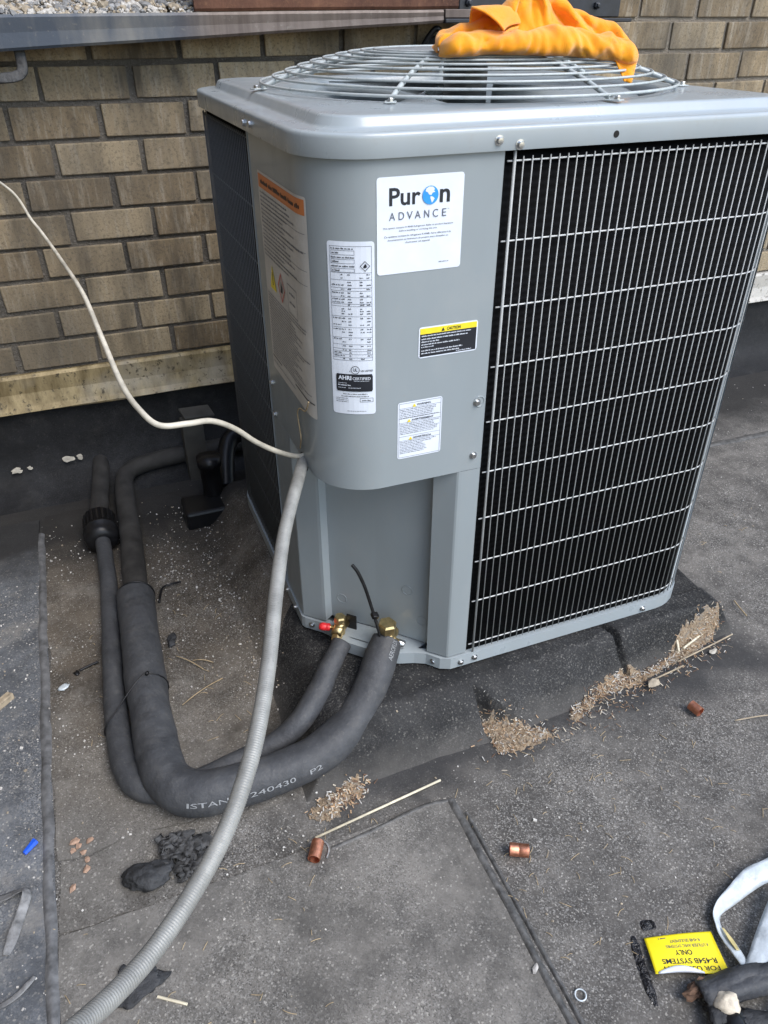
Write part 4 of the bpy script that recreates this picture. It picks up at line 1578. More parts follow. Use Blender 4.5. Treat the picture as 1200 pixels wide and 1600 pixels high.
LI = [(0.050, 0.122, 0.036), (0.002, 0.077, 0.012), (-0.025, 0.049, -0.004), (-0.081, 0.006, -0.032), (-0.138, -0.008, -0.058), (-0.202, -0.01, -0.072), (-0.289, -0.020, -0.079), (-0.362, -0.026, -0.079), (-0.412, 0.008, -0.078), (-0.432, 0.071, -0.078), (-0.436, 0.180, -0.078), (-0.433, 0.319, -0.078), (-0.425, 0.476, -0.078), (-0.415, 0.652, -0.074), (-0.412, 0.813, -0.062), (-0.413, 0.90, -0.055)]
LR = [0.0215, 0.0235, 0.024, 0.0235, 0.022, 0.021, 0.021, 0.023, 0.0265, 0.0275, 0.0255, 0.0225, 0.022, 0.022, 0.021, 0.021]
liquid = thing('insulated_pipe', 'thin refrigerant line in foam insulation lying left of the fat one', 'pipe', (-0.42, 0.2, GZ), 'refrigerant lines')
LQ = Vector((-0.42, 0.2, GZ))
obj('foam_sleeve', rel(foam_tube(LI, LR, 20, 0.07, 7.0, 10), LQ), 'foam', liquid, True)
UL_ = [(-0.413, 0.93, -0.052), (-0.412, 0.98, -0.050), (-0.402, 1.08, -0.048), (-0.392, 1.17, -0.046), (-0.386, 1.24, -0.043), (-0.382, 1.30, -0.040), (-0.380, 1.34, -0.038)]
obj('foam_sleeve', rel(foam_tube(UL_, [0.028, 0.027, 0.026, 0.026, 0.026, 0.026, 0.026], 18, 0.03, 5.0), LQ), 'foam_dusty_shaded', liquid, True)
cdir = Vector((0.0, 1, 0.06)).normalized()
cpl = lathe([(0.024, -0.055), (0.040, -0.050), (0.046, -0.038), (0.0465, -0.014), (0.049, -0.012), (0.049, -0.005), (0.045, -0.002), (0.045, 0.058), (0.041, 0.064), (0.030, 0.066)], 32)
obj('coupling', rel(xf(cpl, align((-0.413, 0.905, -0.055), cdir)), LQ), 'black', liquid, True)
for k in range(20):
    a = 2 * PI * k / 20
    rb_ = box(0.044, 0.0472, -0.0025, 0.0025, 0.0, 0.055)
    obj('rib', rel(xf(rb_, align((-0.413, 0.905, -0.055), cdir) @ Matrix.Rotation(a, 4, 'Z')), LQ), 'black', liquid)

# ================================================================== flexible conduit
CP = [(0.02, 0.165, 0.503), (-0.002, 0.142, 0.49), (-0.0392, 0.0539, 0.4989), (-0.0728, -0.0155, 0.4913), (-0.1033, -0.0795, 0.4749), (-0.1451, -0.1901, 0.459), (-0.1817, -0.2906, 0.4421), (-0.2189, -0.3784, 0.4249), (-0.2546, -0.4415, 0.4068), (-0.2942, -0.4922, 0.3859), (-0.3374, -0.5357, 0.3731), (-0.3822, -0.5808, 0.3755), (-0.4199, -0.6178, 0.3931), (-0.4574, -0.6567, 0.4264), (-0.4914, -0.6935, 0.4646)]
P = catmull(CP, 14)
# resample by length and ridge it
acc = [0.0]
for a, b in zip(P[:-1], P[1:]):
    acc.append(acc[-1] + (b - a).length)
step = 0.0008
res_, i = [], 0
s_ = 0.0
while s_ < acc[-1]:
    while acc[i + 1] < s_:
        i += 1
    t = (s_ - acc[i]) / (acc[i + 1] - acc[i])
    res_.append(P[i].lerp(P[i + 1], t))
    s_ += step
rads = []
for k in range(len(res_)):
    rads.append(0.01075 + 0.00034 * math.sin(k * 2 * PI / 4.0))
con = obj('flexible_conduit', tube(res_, rads, 14), 'conduit', smooth=True)
tag(con, 'ribbed grey flexible conduit arching from the unit towards the camera', 'conduit')

WP = [(-0.52, 1.315, 0.86), (-0.44, 1.29, 0.79), (-0.405, 1.16, 0.745), (-0.385, 1.08, 0.728), (-0.345, 0.80, 0.718), (-0.317, 0.572, 0.711), (-0.302, 0.36, 0.697), (-0.287, 0.174, 0.676), (-0.270, 0.095, 0.662), (-0.247, 0.055, 0.650), (-0.205, 0.055, 0.645), (-0.166, 0.073, 0.634), (-0.128, 0.093, 0.604), (-0.090, 0.115, 0.560), (-0.050, 0.133, 0.524), (-0.012, 0.142, 0.502), (0.014, 0.156, 0.497)]
cab = obj('white_cable', tube(catmull(WP, 10), [0.0030 + 0.0017 * min(1, k / 60) for k in range(len(WP) * 10 - 9)], 10), 'cable', smooth=True)
tag(cab, 'thin white cable drooping from the brick wall to the unit', 'cable')
obj('cable_port', xf(lathe([(0.018, -0.004), (0.018, 0.0016)], 20), align((0.0, 0.150, 0.484), (-1, 0, 0))), 'black', unit)
strp = catmull([(-0.0035, 0.075, 0.638), (-0.004, 0.098, 0.611), (-0.004, 0.135, 0.600), (-0.005, 0.148, 0.585), (-0.004, 0.146, 0.56), (-0.0045, 0.138, 0.54), (-0.004, 0.152, 0.512)], 8)
so = obj('streak', tube(strp, 0.0013, 6), 'straw', smooth=True)  # thin tan curve set just off the side panel
tag(so, 'thin tan thread hanging on the dark side below the instruction sheet', 'streak')

# standing cable tie at the valves
ctp = catmull([(0.122, 0.068, 0.062), (0.119, 0.075, 0.085), (0.113, 0.086, 0.120), (0.106, 0.096, 0.158), (0.098, 0.104, 0.195), (0.087, 0.113, 0.228), (0.078, 0.119, 0.243)], 8)
ct = thing('cable_tie', 'long black cable tie standing up beside the brass valves', 'cable tie', tuple(ctp[0]))
obj('strap', ([v - ctp[0] for v in tube(ctp, 0.0036, 8, flatten=(1.0, 0.7))[0]], tube(ctp, 0.0036, 8)[1]), 'black', ct, True)
hd = box(-0.0075, 0.0075, -0.0075, 0.0075, -0.005, 0.005, 0.0022, 2)
obj('head', xf(hd, align(Vector((0.113, 0.084, 0.125)) - ctp[0], (0.2, -0.1, 0.5), 0.5)), 'black', ct, True)

# ================================================================== orange cloth
def build_cloth():
    """one crumpled sheet: a roll along the front, a valley, a back ridge with a peak, and an open ear on the left"""
    A0, A1 = Vector((0.296, 0.236, 0)), Vector((0.640, 0.186, 0))
    e1 = (A1 - A0).normalized()
    e2 = Vector((-e1.y, e1.x, 0))
    Lc = (A1 - A0).length

    def place(x, d, h):
        q = A0 + e1 * x + e2 * d
        return Vector((q.x, q.y, dome(math.hypot(q.x - W / 2, q.y - W / 2)) + 0.0045 + h * 0.80))

    def itp(tab, u):
        for (a, va), (b, vb) in zip(tab[:-1], tab[1:]):
            if u <= b:
                t = max(0, min(1, (u - a) / (b - a)))
                return va + (vb - va) * t * t * (3 - 2 * t)
        return tab[-1][1]

    Ht = [(0, .034), (.10, .040), (.20, .044), (.30, .056), (.36, .078), (.41, .108), (.48, .106), (.54, .089), (.62, .079), (.70, .069), (.80, .058), (.90, .050), (.96, .042), (1, .032)]
    hr = [(0, .026), (.08, .033), (.25, .031), (.38, .037), (.50, .041), (.62, .043), (.80, .040), (.93, .036), (1, .028)]
    rdp = [(0, .030), (.15, .036), (.32, .048), (.42, .050), (.6, .056), (.8, .046), (1, .026)]
    folds = [(.46, .74, .60, .36, .022, .010), (.44, .72, .48, .42, .018, -.009), (.52, .70, .72, .42, .020, -.010), (.60, .68, .86, .40, .024, .009), (.40, .70, .30, .44, .020, .008), (.68, .66, .92, .48, .018, -.008),
             (.34, .46, .60, .22, .02, .004), (.58, .40, .80, .20, .02, -.004)]
    NU, NV = 110, 90
    g = []
    for i in range(NU):
        u = i / (NU - 1)
        H, r, rd = itp(Ht, u), itp(hr, u), itp(rdp, u)
        bow = -0.010 * math.sin(PI * u)
        P = [(.05, .004), (.02, .003), (.002, .003), (-.015, r * .48), (-.008, r * .93), (.010, r), (.022, r * .80), (rd * .6 + .010, r * .66 + .002), (rd, max(H * .75, r * .8)), (rd + .003, H), (rd + .015, H + .002), (rd + .026, H * .86), (rd + .030, H * .5), (rd + .040, .008), (rd + .065, .003)]
        Q = catmull([(0, a, b) for a, b in P], 8)
        acc_ = [0.0]
        for a, b in zip(Q[:-1], Q[1:]):
            acc_.append(acc_[-1] + (b - a).length)
        close = 1.0
        for e_, wd in ((u, 0.05), (1 - u, 0.07)):
            if e_ < wd:
                close = min(close, 0.12 + 0.88 * math.sqrt(max(0.0, 1 - ((wd - e_) / wd) ** 2)))
        k = 0
        row = []
        for j in range(NV):
            v = j / (NV - 1)
            s_ = acc_[-1] * v
            while k < len(acc_) - 2 and acc_[k + 1] < s_:
                k += 1
            t = (s_ - acc_[k]) / max(1e-9, acc_[k + 1] - acc_[k])
            q = Q[k].lerp(Q[k + 1], t)
            tn = (Q[k + 1] - Q[k]).normalized()
            nd, nh = -tn.z, tn.y
            disp = 0.0
            for ua, va, ub, vb, wd, am in folds:
                dx, dy = ub - ua, vb - va
                tt = max(0, min(1, ((u - ua) * dx + (v - va) * dy) / (dx * dx + dy * dy)))
                dist = math.hypot(u - ua - dx * tt, (v - va - dy * tt) * 0.45)
                disp += am * math.exp(-(dist / wd) ** 2) * math.sin(PI * min(1, 0.15 + 0.85 * tt)) ** 0.5
            nv = noise.noise_vector(Vector((u * 6.5, v * 5.0, 1.0)))
            n2_ = noise.noise_vector(Vector((u * 17, v * 13, 5.0)))
            cr = 0.0
            for fr_, am_ in ((5.0, 0.0055), (10.0, 0.003)):
                cr += am_ * (1 - 2.6 * abs(noise.noise(Vector((u * fr_ * 1.6 + v * fr_ * 0.7, v * fr_ * 1.1 - u * fr_ * 0.5, 8.0)))))
            disp += cr * min(1, q.z / 0.015)
            d_, h_ = q.y + bow, q.z
            d_ += nd * disp + 0.006 * nv.y + 0.0032 * n2_.y
            h_ += nh * disp + (0.006 * nv.z + 0.0024 * n2_.z) * min(1, q.z / 0.02)
            cd_, ch_ = 0.02, 0.012
            d_, h_ = cd_ + (d_ - cd_) * close, ch_ * 0 + h_ * (0.35 + 0.65 * close)
            row.append(place(u * Lc + 0.004 * nv.x, d_, max(0.0, h_)))
        g.append(row)
    main = shell(g, 0.0032)
    # the ear: a wide open fold whose mouth faces left and forward
    g = []
    for i in range(30):
        t = i / 29
        cx_ = 0.068 + 0.085 * t
        cd_ = 0.020 + 0.030 * t
        ch_ = 0.050 + 0.004 * math.sin(t * PI)
        ra = 0.026 * (1 - t) ** 0.8 + 0.014
        rh = (0.019 * (1 - t) ** 0.7 + 0.012) * (1 - 0.1 * t)
        row = []
        for j in range(49):
            a = math.radians(-150 + 350 * j / 48)
            wob = 1 + 0.10 * math.sin(3 * a + t * 3) + 0.07 * noise.noise(Vector((math.cos(a) * 2, math.sin(a) * 2, t * 4)))
            lip = 0.010 * (1 - t) ** 3 * math.sin(2 * a + 0.6)
            slant = -0.012 * math.sin(a) * (1 - t)
            row.append(place(cx_ + slant + lip - 0.018 * math.cos(a) * (1 - t), cd_ + ra * math.cos(a) * wob * 0.62 - 0.006 * (1 - t), ch_ + rh * math.sin(a) * wob))
        g.append(row)
    ear = shell(g, 0.0032)
    # corner that hangs through the guard at the right
    g = []
    for i in range(12):
        t = i / 11
        g.append([place(0.318 + (s_ - 0.5) * 0.05 * (1 - 0.72 * t), -0.006 - 0.024 * t + 0.003 * math.sin(s_ * 7), 0.016 - 0.040 * t) for s_ in [k / 9 for k in range(10)]])
    tip = shell(g, 0.003)
    org = Vector((0.49, 0.27, 1.115))
    v, f = join(main, ear, tip)
    o = obj('microfibre_cloth', ([p_ - org for p_ in v], f), 'cloth', None, True, org)
    md = o.modifiers.new('subdivision', 'SUBSURF')
    md.levels = md.render_levels = 1
    return tag(o, 'crumpled bright orange microfibre cloth lying on the fan guard', 'cloth')


build_cloth()

# ================================================================== small things on the roof
def on_roof(name, vf, mat, loc, rotz, label, cat, group=None, smooth=True):
    o = obj(name, vf, mat, None, smooth, loc, (0, 0, rotz))
    return tag(o, label, cat, group)


def copper_tube(r, l, stop=False):
    prof = [(r * 0.86, 0), (r, 0), (r, l * 0.42)]
    if stop:
        prof += [(r * 0.95, l * 0.45), (r * 0.95, l * 0.48), (r, l * 0.51)]
    prof += [(r, l), (r * 0.86, l), (r * 0.86, 0)]
    return lathe(prof, 28, False)


for (x, y, az, l, r, st, lab) in ((-0.130, -0.247, math.radians(60), 0.035, 0.0115, False, 'copper coupling lying at the end of the pale rod'),
                                  (0.212, -0.382, math.radians(-28), 0.034, 0.0118, True, 'copper coupling with a middle groove on the open roof right of the seam'),
                                  (0.738, -0.232, math.radians(100), 0.026, 0.0112, False, 'short copper coupling below the mulch by the curb')):
    d = Vector((math.cos(az), math.sin(az), 0))
    v, f = xf(copper_tube(r, l, st), align(-d * l / 2, d))
    o = obj('copper_coupling', (v, f), 'copper', None, True, (x, y, GZ + r + 0.002))
    o.data.set_sharp_from_angle(angle=math.radians(35))
    tag(o, lab, 'copper fitting', 'copper couplings on the roof')
wl = catmull([(-0.121, -0.226, GZ + 0.004), (-0.108, -0.232, GZ + 0.004), (-0.106, -0.247, GZ + 0.0035), (-0.115, -0.262, GZ + 0.0035)], 8)
tag(obj('grey_wire', tube(wl, 0.0018, 6), 'scrap_grey', smooth=True), 'bent bit of grey wire hooked beside a copper coupling', 'wire')
d0, d1 = Vector((-0.122, -0.216, GZ + 0.0035)), Vector((0.146, -0.189, GZ + 0.006))
tag(obj('brazing_rod', tube([d0, d0.lerp(d1, .5), d1], 0.0024, 8), 'palewood', smooth=True), 'straight pale brazing rod lying on the dark roofing', 'rod')
wn_ = lathe([(0.0045, -0.014), (0.0052, -0.010), (0.0062, 0.004), (0.0070, 0.008), (0.0072, 0.013), (0.005, 0.014), (0.0, 0.013)], 6)
tag(obj('wire_connector', xf(wn_, align((0, 0, 0), (0.8, 0.75, 0.05))), 'blue', None, False, (-0.612, -0.046, GZ + 0.010)), 'small blue plastic wire connector left of the seam', 'wire connector')
rp = [(0.0085 * math.cos(a * PI / 16), 0.0085 * math.sin(a * PI / 16), 0) for a in range(32)]
tag(obj('plastic_ring', tube(rp, 0.0012, 8, True), 'film', None, True, (0.182, -0.624, GZ + 0.002)), 'tiny white plastic ring on bare roofing', 'ring')

# yellow label sheet ------------------------------------------------
YB = [Vector((0.327, -0.590, 0)), Vector((0.437, -0.622, 0)), Vector((0.420, -0.685, 0)), Vector((0.306, -0.645, 0))]   # far-left, far-right, near-right, near-left


def ypt(u, v):
    """u along the far edge left to right, v from far to near"""
    a = YB[0].lerp(YB[1], u)
    b = YB[3].lerp(YB[2], u)
    p_ = a.lerp(b, v)
    lift = 0.004 + 0.0035 * math.sin(u * 3 + v * 2) + 0.004 * v
    cur = 0.0
    if v > 0.85:
        cur = 0.35 * (v - 0.85) / 0.15 * max(0.0, math.sin(PI * min(1, u / 0.7)))
    p_.z = GZ + lift + 0.008 * cur
    if cur:
        back = (a - b).normalized()
        p_ += back * 0.007 * cur * cur
    return p_


g = [[ypt(i / 24, j / 24) for j in range(25)] for i in range(25)]
yo = obj('yellow_label', shell(g, 0.0006), 'yellow', smooth=True)
tag(yo, 'yellow paper label lying upside down by the torn black foam', 'label')
fl_g = []
back_ = (YB[0] - YB[3]).normalized()
for i in range(15):
    u = 0.04 + 0.62 * i / 14
    rad = 0.0036 * math.sin(PI * (0.04 + 0.92 * i / 14)) + 0.0006
    p_ = ypt(u, 1.0)
    fl_g.append([p_ + back_ * (rad * (math.cos(a_) - 1) * -1.2 * (1 if a_ > PI / 2 else 0.4)) + Vector((0, 0, rad * math.sin(a_) * 1.3)) for a_ in [k * PI * 0.86 / 9 for k in range(10)]])
obj('curled_edge', shell(fl_g, 0.0005), 'white_label', yo, True)


def yprint(vf, off=0.0009):
    out = []
    for x, y in vf[0]:
        # reading direction: right to left in the picture, first line nearest the camera
        p_ = ypt(1 - x, y)
        out.append(p_ + Vector((0, 0, off)))
    return out, vf[1]


# y is measured so that text top is towards the camera
lines_ = [('FOR USE WITH', 0.10, 0.86, 0.93, 0.82), ('R-454B SYSTEMS', 0.10, 0.86, 0.76, 0.63), ('ONLY', 0.40, 0.64, 0.55, 0.42), ('A UTILISER AVEC SYSTEMES', 0.12, 0.74, 0.36, 0.28), ('R-454B SEULEMENT', 0.22, 0.66, 0.23, 0.15)]
pv = []
for s_, a, b, tp, bt in lines_:
    v, f = fit_text(s_, a, b, tp, bt, 0.012 if tp > 0.4 else 0.0)
    pv.append((v, f))
obj('print', yprint(join(*pv[:3])), 'ink', yo)
obj('print', yprint(join(*pv[3:])), 'ink_grey', yo)
obj('print', yprint(greek(0.70, 0.82, 0.07, 0.03), 0.0009), 'ink_grey', yo)


def ribbon(pts, widths, n=10, thick=0.0012, tilt=None, crumple=0.0):
    P = catmull(pts, n)
    k = len(pts) - 1
    g = []
    for i, p_ in enumerate(P):
        t = i / (len(P) - 1) * k
        a = int(min(t, k - 1))
        w_ = widths[a] + (widths[a + 1] - widths[a]) * (t - a)
        ti = 0.0
        if tilt:
            ti = tilt[a] + (tilt[a + 1] - tilt[a]) * (t - a)
        tg = (P[min(i + 1, len(P) - 1)] - P[max(i - 1, 0)]).normalized()
        sd = Vector((tg.y, -tg.x, 0)).normalized()
        nn = sd.cross(tg)
        dr = sd * math.cos(ti) + nn * math.sin(ti)
        row = []
        for j in range(7):
            s_ = j / 6 - 0.5
            q = p_ + dr * (w_ * s_)
            q.z += crumple * fbm(q.x, q.y, 40) + 0.25 * w_ * 0.3 * math.cos(s_ * PI)
            q.z = max(q.z, GZ + 0.0012)
            row.append(q)
        g.append(row)
    return shell(g, thick)


Z1 = GZ + 0.004
sv = ribbon([(0.69, -0.56, Z1 + .02), (0.620, -0.578, Z1 + .014), (0.565, -0.578, Z1 + .010), (0.515, -0.588, Z1 + .006), (0.470, -0.600, Z1 + .004), (0.452, -0.622, Z1 + .006), (0.447, -0.650, Z1 + .010), (0.443, -0.680, Z1 + .016), (0.437, -0.712, Z1 + .018)],
            [0.030, 0.034, 0.034, 0.028, 0.022, 0.018, 0.020, 0.016, 0.012], 10, 0.001, [0.2, 0.25, 0.3, 0.6, 0.9, 0.7, 0.3, 0.2, 0.2], 0.004)
tag(obj('plastic_strip', sv, 'film', smooth=True), 'white plastic film strip curling round in a loop beside the yellow label', 'plastic strip', 'white plastic strips')
sv = ribbon([(0.60, -0.62, Z1 + .03), (0.545, -0.648, Z1 + .026), (0.500, -0.672, Z1 + .022), (0.462, -0.694, Z1 + .020), (0.436, -0.706, Z1 + .016)], [0.040, 0.038, 0.034, 0.032, 0.026], 10, 0.001, [-0.2, -0.2, -0.15, -0.1, 0.0], 0.005)
tag(obj('plastic_strip', sv, 'film', smooth=True), 'straight white plastic film strip crossing over the looped one', 'plastic strip', 'white plastic strips')
sv = ribbon([(0.53, -0.745, Z1 + .02), (0.485, -0.758, Z1 + .026), (0.45, -0.775, Z1 + .026), (0.40, -0.80, Z1 + .02)], [0.04, 0.035, 0.03, 0.03], 8, 0.001, None, 0.008)
tag(obj('plastic_strip', sv, 'film', smooth=True), 'white plastic film scrap in the near corner below the black foam', 'plastic strip', 'white plastic strips')
sv = ribbon([(0.4535, -0.628, Z1 + .011), (0.4495, -0.650, Z1 + .0155), (0.446, -0.668, Z1 + .019)], [0.006, 0.010, 0.006], 6, 0.0006, [0.6, 0.4, 0.3])
st_o = obj('tape_scrap', sv, 'film_stain', smooth=True)
tag(st_o, 'yellowed scrap of tape stuck on the looped white strip', 'tape scrap')

# torn black foam piece
fo = thing('foam_scrap', 'torn piece of black pipe foam with a pale stone-like lump in the near right corner', 'foam scrap', (0.42, -0.715, GZ))
FO = Vector((0.42, -0.715, GZ))


def half_sleeve(p0, p1, ro, ri, a0, a1, seed, n=20, m=16):
    p0, p1 = Vector(p0), Vector(p1)
    tg = (p1 - p0).normalized()
    sd = Vector((tg.y, -tg.x, 0)).normalized()
    g = []
    for i in range(n + 1):
        t = i / n
        row = []
        for j in range(m + 1):
            a = a0 + (a1 - a0) * j / m
            r = (ro + ri) / 2 * (1 + 0.22 * noise.noise(Vector((t * 5, j * 0.35, seed))) + 0.20 * noise.noise(Vector((t * 14, j * 0.8, seed + 4))))
            e = 0.008 * noise.noise(Vector((j * 0.9, seed, i * 0.0))) * (1 if i in (0, n) else 0)
            row.append(p0 + tg * ((p1 - p0).length * t + e) + sd * (math.cos(a) * r) + Vector((0, 0, math.sin(a) * r)) - FO)
        g.append(row)
    return shell(g, ro - ri)


obj('sleeve_half', half_sleeve((0.345, -0.697, GZ + .012), (0.60, -0.735, GZ + .012), 0.024, 0.015, 0.15, PI - 0.15, 1.0), 'foam', fo, True)
obj('sleeve_half', half_sleeve((0.335, -0.728, GZ + .010), (0.46, -0.790, GZ + .010), 0.020, 0.014, 0.2, PI - 0.1, 5.0), 'charcoal', fo, True)
obj('torn_edge', ([v + Vector((0.352, -0.688, GZ + 0.016)) - FO for v in rock(0.015, 2.2, 1.6, 0.8, 0.8, 3, 0.7)[0]], rock(0.015, 2.2, 1.6, 0.8, 0.8, 3, 0.7)[1]), 'bark3', fo)
obj('pale_lump', ([v + Vector((0.372, -0.722, GZ + 0.028)) - FO for v in rock(0.017, 9.1, 1.2, 1.0, 0.8, 3, 0.4)[0]], rock(0.017, 9.1, 1.2, 1.0, 0.8, 3, 0.4)[1]), 'bark2', fo, True)
obj('black_film', ([v + Vector((0.365, -0.752, GZ + 0.022)) - FO for v in rock(0.021, 5.7, 1.5, 1.0, 0.7, 3, 0.55)[0]], rock(0.021, 5.7, 1.5, 1.0, 0.7, 3, 0.55)[1]), 'black', fo, True)


# tar smears
def smear(pts, w, h, seed):
    P = catmull(pts, 14)
    g = []
    for i, p_ in enumerate(P):
        tg = (P[min(i + 1, len(P) - 1)] - P[max(i - 1, 0)]).normalized()
        sd = Vector((tg.y, -tg.x, 0))
        row = []
        en = min(1, 6 * min(i, len(P) - 1 - i) / len(P))
        for j in range(9):
            s_ = j / 8 * 2 - 1
            ww = w * (0.4 + 0.6 * en) * (1 + 0.5 * fbm(p_.x + seed, p_.y + s_, 30))
            q = p_ + sd * (s_ * ww / 2)
            q.z = GZ - 0.001 + h * (1 - s_ * s_) * en * (0.7 + 2.4 * fbm(q.x, q.y + seed, 120))
            row.append(q)
        g.append(row)
    m = 9
    return [q for r in g for q in r], [(i * m + j, i * m + j + 1, (i + 1) * m + j + 1, (i + 1) * m + j) for i in range(len(g) - 1) for j in range(m - 1)]


tag(obj('tar_smear', smear([(0.315, -0.578, 0), (0.306, -0.600, 0), (0.298, -0.625, 0), (0.290, -0.652, 0), (0.283, -0.680, 0)], 0.015, 0.004, 1.0), 'wet_tar', smooth=True), 'long narrow smear of black tar left of the yellow label', 'tar')
tag(obj('tar_smear', smear([(0.337, -0.570, 0), (0.350, -0.574, 0), (0.362, -0.577, 0)], 0.016, 0.004, 3.0), 'wet_tar', smooth=True), 'short blob of black tar above the yellow label', 'tar')

# lumps, rags and straps at the left
on_roof('charred_lump', rock(0.040, 6.3, 1.15, 0.62, 0.35, 4, 0.35), 'charcoal', (-0.418, -0.180, GZ + 0.010), math.radians(-8), 'smooth charcoal grey lump under the pipe bend', 'lump')
ragparts = []
for k, (x, y, s_) in enumerate(((-0.362, -0.150, 1.0), (-0.335, -0.165, 1.2), (-0.322, -0.190, 0.9), (-0.345, -0.195, 0.8), (-0.372, -0.135, 0.7))):
    g = []
    for i in range(13):
        row = []
        for j in range(13):
            u, v = i / 12 - .5, j / 12 - .5
            px, py = x + u * 0.06 * s_, y + v * 0.05 * s_
            n1 = noise.noise(Vector((u * 4 + k * 9, v * 4, k)))
            n2 = noise.noise(Vector((u * 9, v * 9 + k * 5, 2 + k)))
            row.append(Vector((px + 0.010 * n2, py + 0.010 * n1, GZ + 0.008 + 0.012 * abs(n1) + 0.012 * abs(n2))))
        g.append(row)
    ragparts.append(shell(g, 0.003))
o = obj('membrane_scrap', join(*ragparts), 'scrap', smooth=True)
tag(o, 'crumpled torn scraps of dark membrane beside the charcoal lump', 'scrap')
o = obj('membrane_scrap', join(rock(0.030, 8.2, 1.2, 0.75, 0.22, 4, 0.6), xf(rock(0.012, 1.2, 2.2, 0.6, 0.4, 3, 0.4), Matrix.Translation(Vector((-0.035, -0.004, 0)))), xf(rock(0.010, 3.2, 0.8, 1.6, 0.4, 3, 0.4), Matrix.Translation(Vector((-0.008, 0.024, 0))))), 'charcoal', None, True, (-0.462, -0.358, GZ + 0.006), (0, 0, 0.2))
tag(o, 'ragged black scrap of membrane lying below the conduit', 'scrap')
tag(obj('wood_stick', tube([(-0.430, -0.385, GZ + 0.004), (-0.389, -0.413, GZ + 0.0045)], 0.0022, 6), 'palewood'), 'short flat tan stick beside the ragged black scrap', 'stick')
sv = ribbon([(-0.70, -0.130, GZ + .006), (-0.655, -0.131, GZ + .010), (-0.628, -0.130, GZ + .014), (-0.616, -0.140, GZ + .016), (-0.626, -0.170, GZ + .010), (-0.640, -0.205, GZ + .006), (-0.650, -0.232, GZ + .005)], [0.020, 0.019, 0.018, 0.018, 0.016, 0.020, 0.010], 10, 0.0015, [0.3, 0.4, 0.7, 0.9, 0.3, 0.2, 0.1], 0.004)
tag(obj('cut_strap', sv, 'scrap_grey', smooth=True), 'bent weathered grey strap at the left edge', 'strap')
sv = ribbon([(-0.69, -0.310, GZ + .004), (-0.655, -0.311, GZ + .006), (-0.632, -0.305, GZ + .008), (-0.618, -0.297, GZ + .010), (-0.606, -0.286, GZ + .008)], [0.008, 0.008, 0.009, 0.010, 0.006], 10, 0.0015, None, 0.002)
tag(obj('cut_strap', sv, 'scrap_grey', smooth=True), 'short curved grey strap in the lower left corner', 'strap')
wd = join(xf(box(-0.03, 0.03, -0.008, 0.008, 0, 0.010, 0.002), Matrix.Rotation(0.75, 4, 'Z')), xf(box(-0.03, 0.03, -0.004, 0.004, 0, 0.016, 0.001), Matrix.Translation(Vector((0.006, -0.010, 0))) @ Matrix.Rotation(0.75, 4, 'Z')))
on_roof('wood_piece', wd, 'wood', (-0.675, 0.352, GZ + 0.003), 0.0, 'splintered brown wood piece cut by the left edge', 'wood piece', smooth=False)
on_roof('paint_flake', rock(0.011, 5.5, 1.2, 0.9, 0.25, 2, 0.6), 'film', (-0.541, 0.352, GZ + 0.004), 0.4, 'pale bluish flake on the dirt right of the seam', 'flake')
for k, (x, y, r, a) in enumerate(((-0.537, -0.060, .009, 0), (-0.530, -0.070, .008, 1), (-0.540, -0.078, .007, 2), (-0.512, -0.066, .008, .6), (-0.524, -0.088, .0075, 1.5), (-0.517, -0.104, .007, 2.2), (-0.520, -0.124, .008, .3), (-0.543, -0.150, .007, .9))):
    tag(obj('pebble', rock(r * 0.85, 3 + k * 2.3, 1.2, 0.9, 0.4, 1, 0.9), 'pink_stone', None, False, (x, y, GZ + r * 0.4), (0, 0, a)), 'tan pebble in the small cluster right of the left seam', 'pebble', 'tan pebbles')
for k, (x, y, z, sx, sy, lab) in enumerate(((-0.628, 1.284, -0.014, .016, .008, 'largest pale flake at the far left on the black membrane'), (-0.589, 1.286, -0.012, .008, .006, 'small pale flake right of the largest one on the membrane'), (-0.475, 1.288, -0.004, .015, .009, 'broad pale flake on the black membrane nearer the pipes'), (-0.440, 1.289, -0.003, .008, .008, 'small pale flake closest to the pipes'), (-0.589, 1.236, -0.083, .011, .006, 'lone pale flake lowest on the membrane'))):
    v, f = rock(1.0, k * 4.4, sx, sy, 0.0016, 2, 0.9)
    tag(obj('paint_flake', (v, f), 'chip', None, False, (x, y - 0.003, z), (math.radians(75 if k < 4 else 25), 0, 0)), lab, 'flake', 'pale flakes on the membrane')

# support things in the dark gap behind
pb = thing('pipe_support', 'grey brown upright board in the dark gap left of the unit', 'support', (-0.088, 1.19, GZ))
obj('board', xf(box(-0.033, 0.033, -0.018, 0.018, -0.01, 0.215, 0.002), Matrix.Rotation(0.08, 4, 'Z')), 'board', pb)
obj('cap_board', xf(box(-0.036, 0.060, -0.020, 0.060, 0.2155, 0.224, 0.002), Matrix.Rotation(0.08, 4, 'Z') @ Matrix.Rotation(0.06, 4, 'Y')), 'board', pb)
bb = thing('rubber_block', 'black rubber block with a stub pipe in the dark gap behind', 'support block', (-0.10, 0.93, GZ))
obj('block', box(-0.075, 0.065, -0.05, 0.06, -0.005, 0.055, 0.008, 2), 'black', bb)
obj('stub', lathe([(0.03, 0.05), (0.03, 0.15), (0.036, 0.152), (0.036, 0.18), (0.0, 0.182)], 20, False), 'black', bb, True, (0.025, 0.05, 0))
tag(obj('black_hose', tube(catmull([(-0.03, 1.02, -0.06), (0.0, 1.10, 0.03), (0.05, 1.13, 0.06), (0.2, 1.12, 0.05), (0.5, 1.10, 0.0)], 8), 0.028, 14), 'black', smooth=True), 'black hose disappearing behind the unit', 'hose')

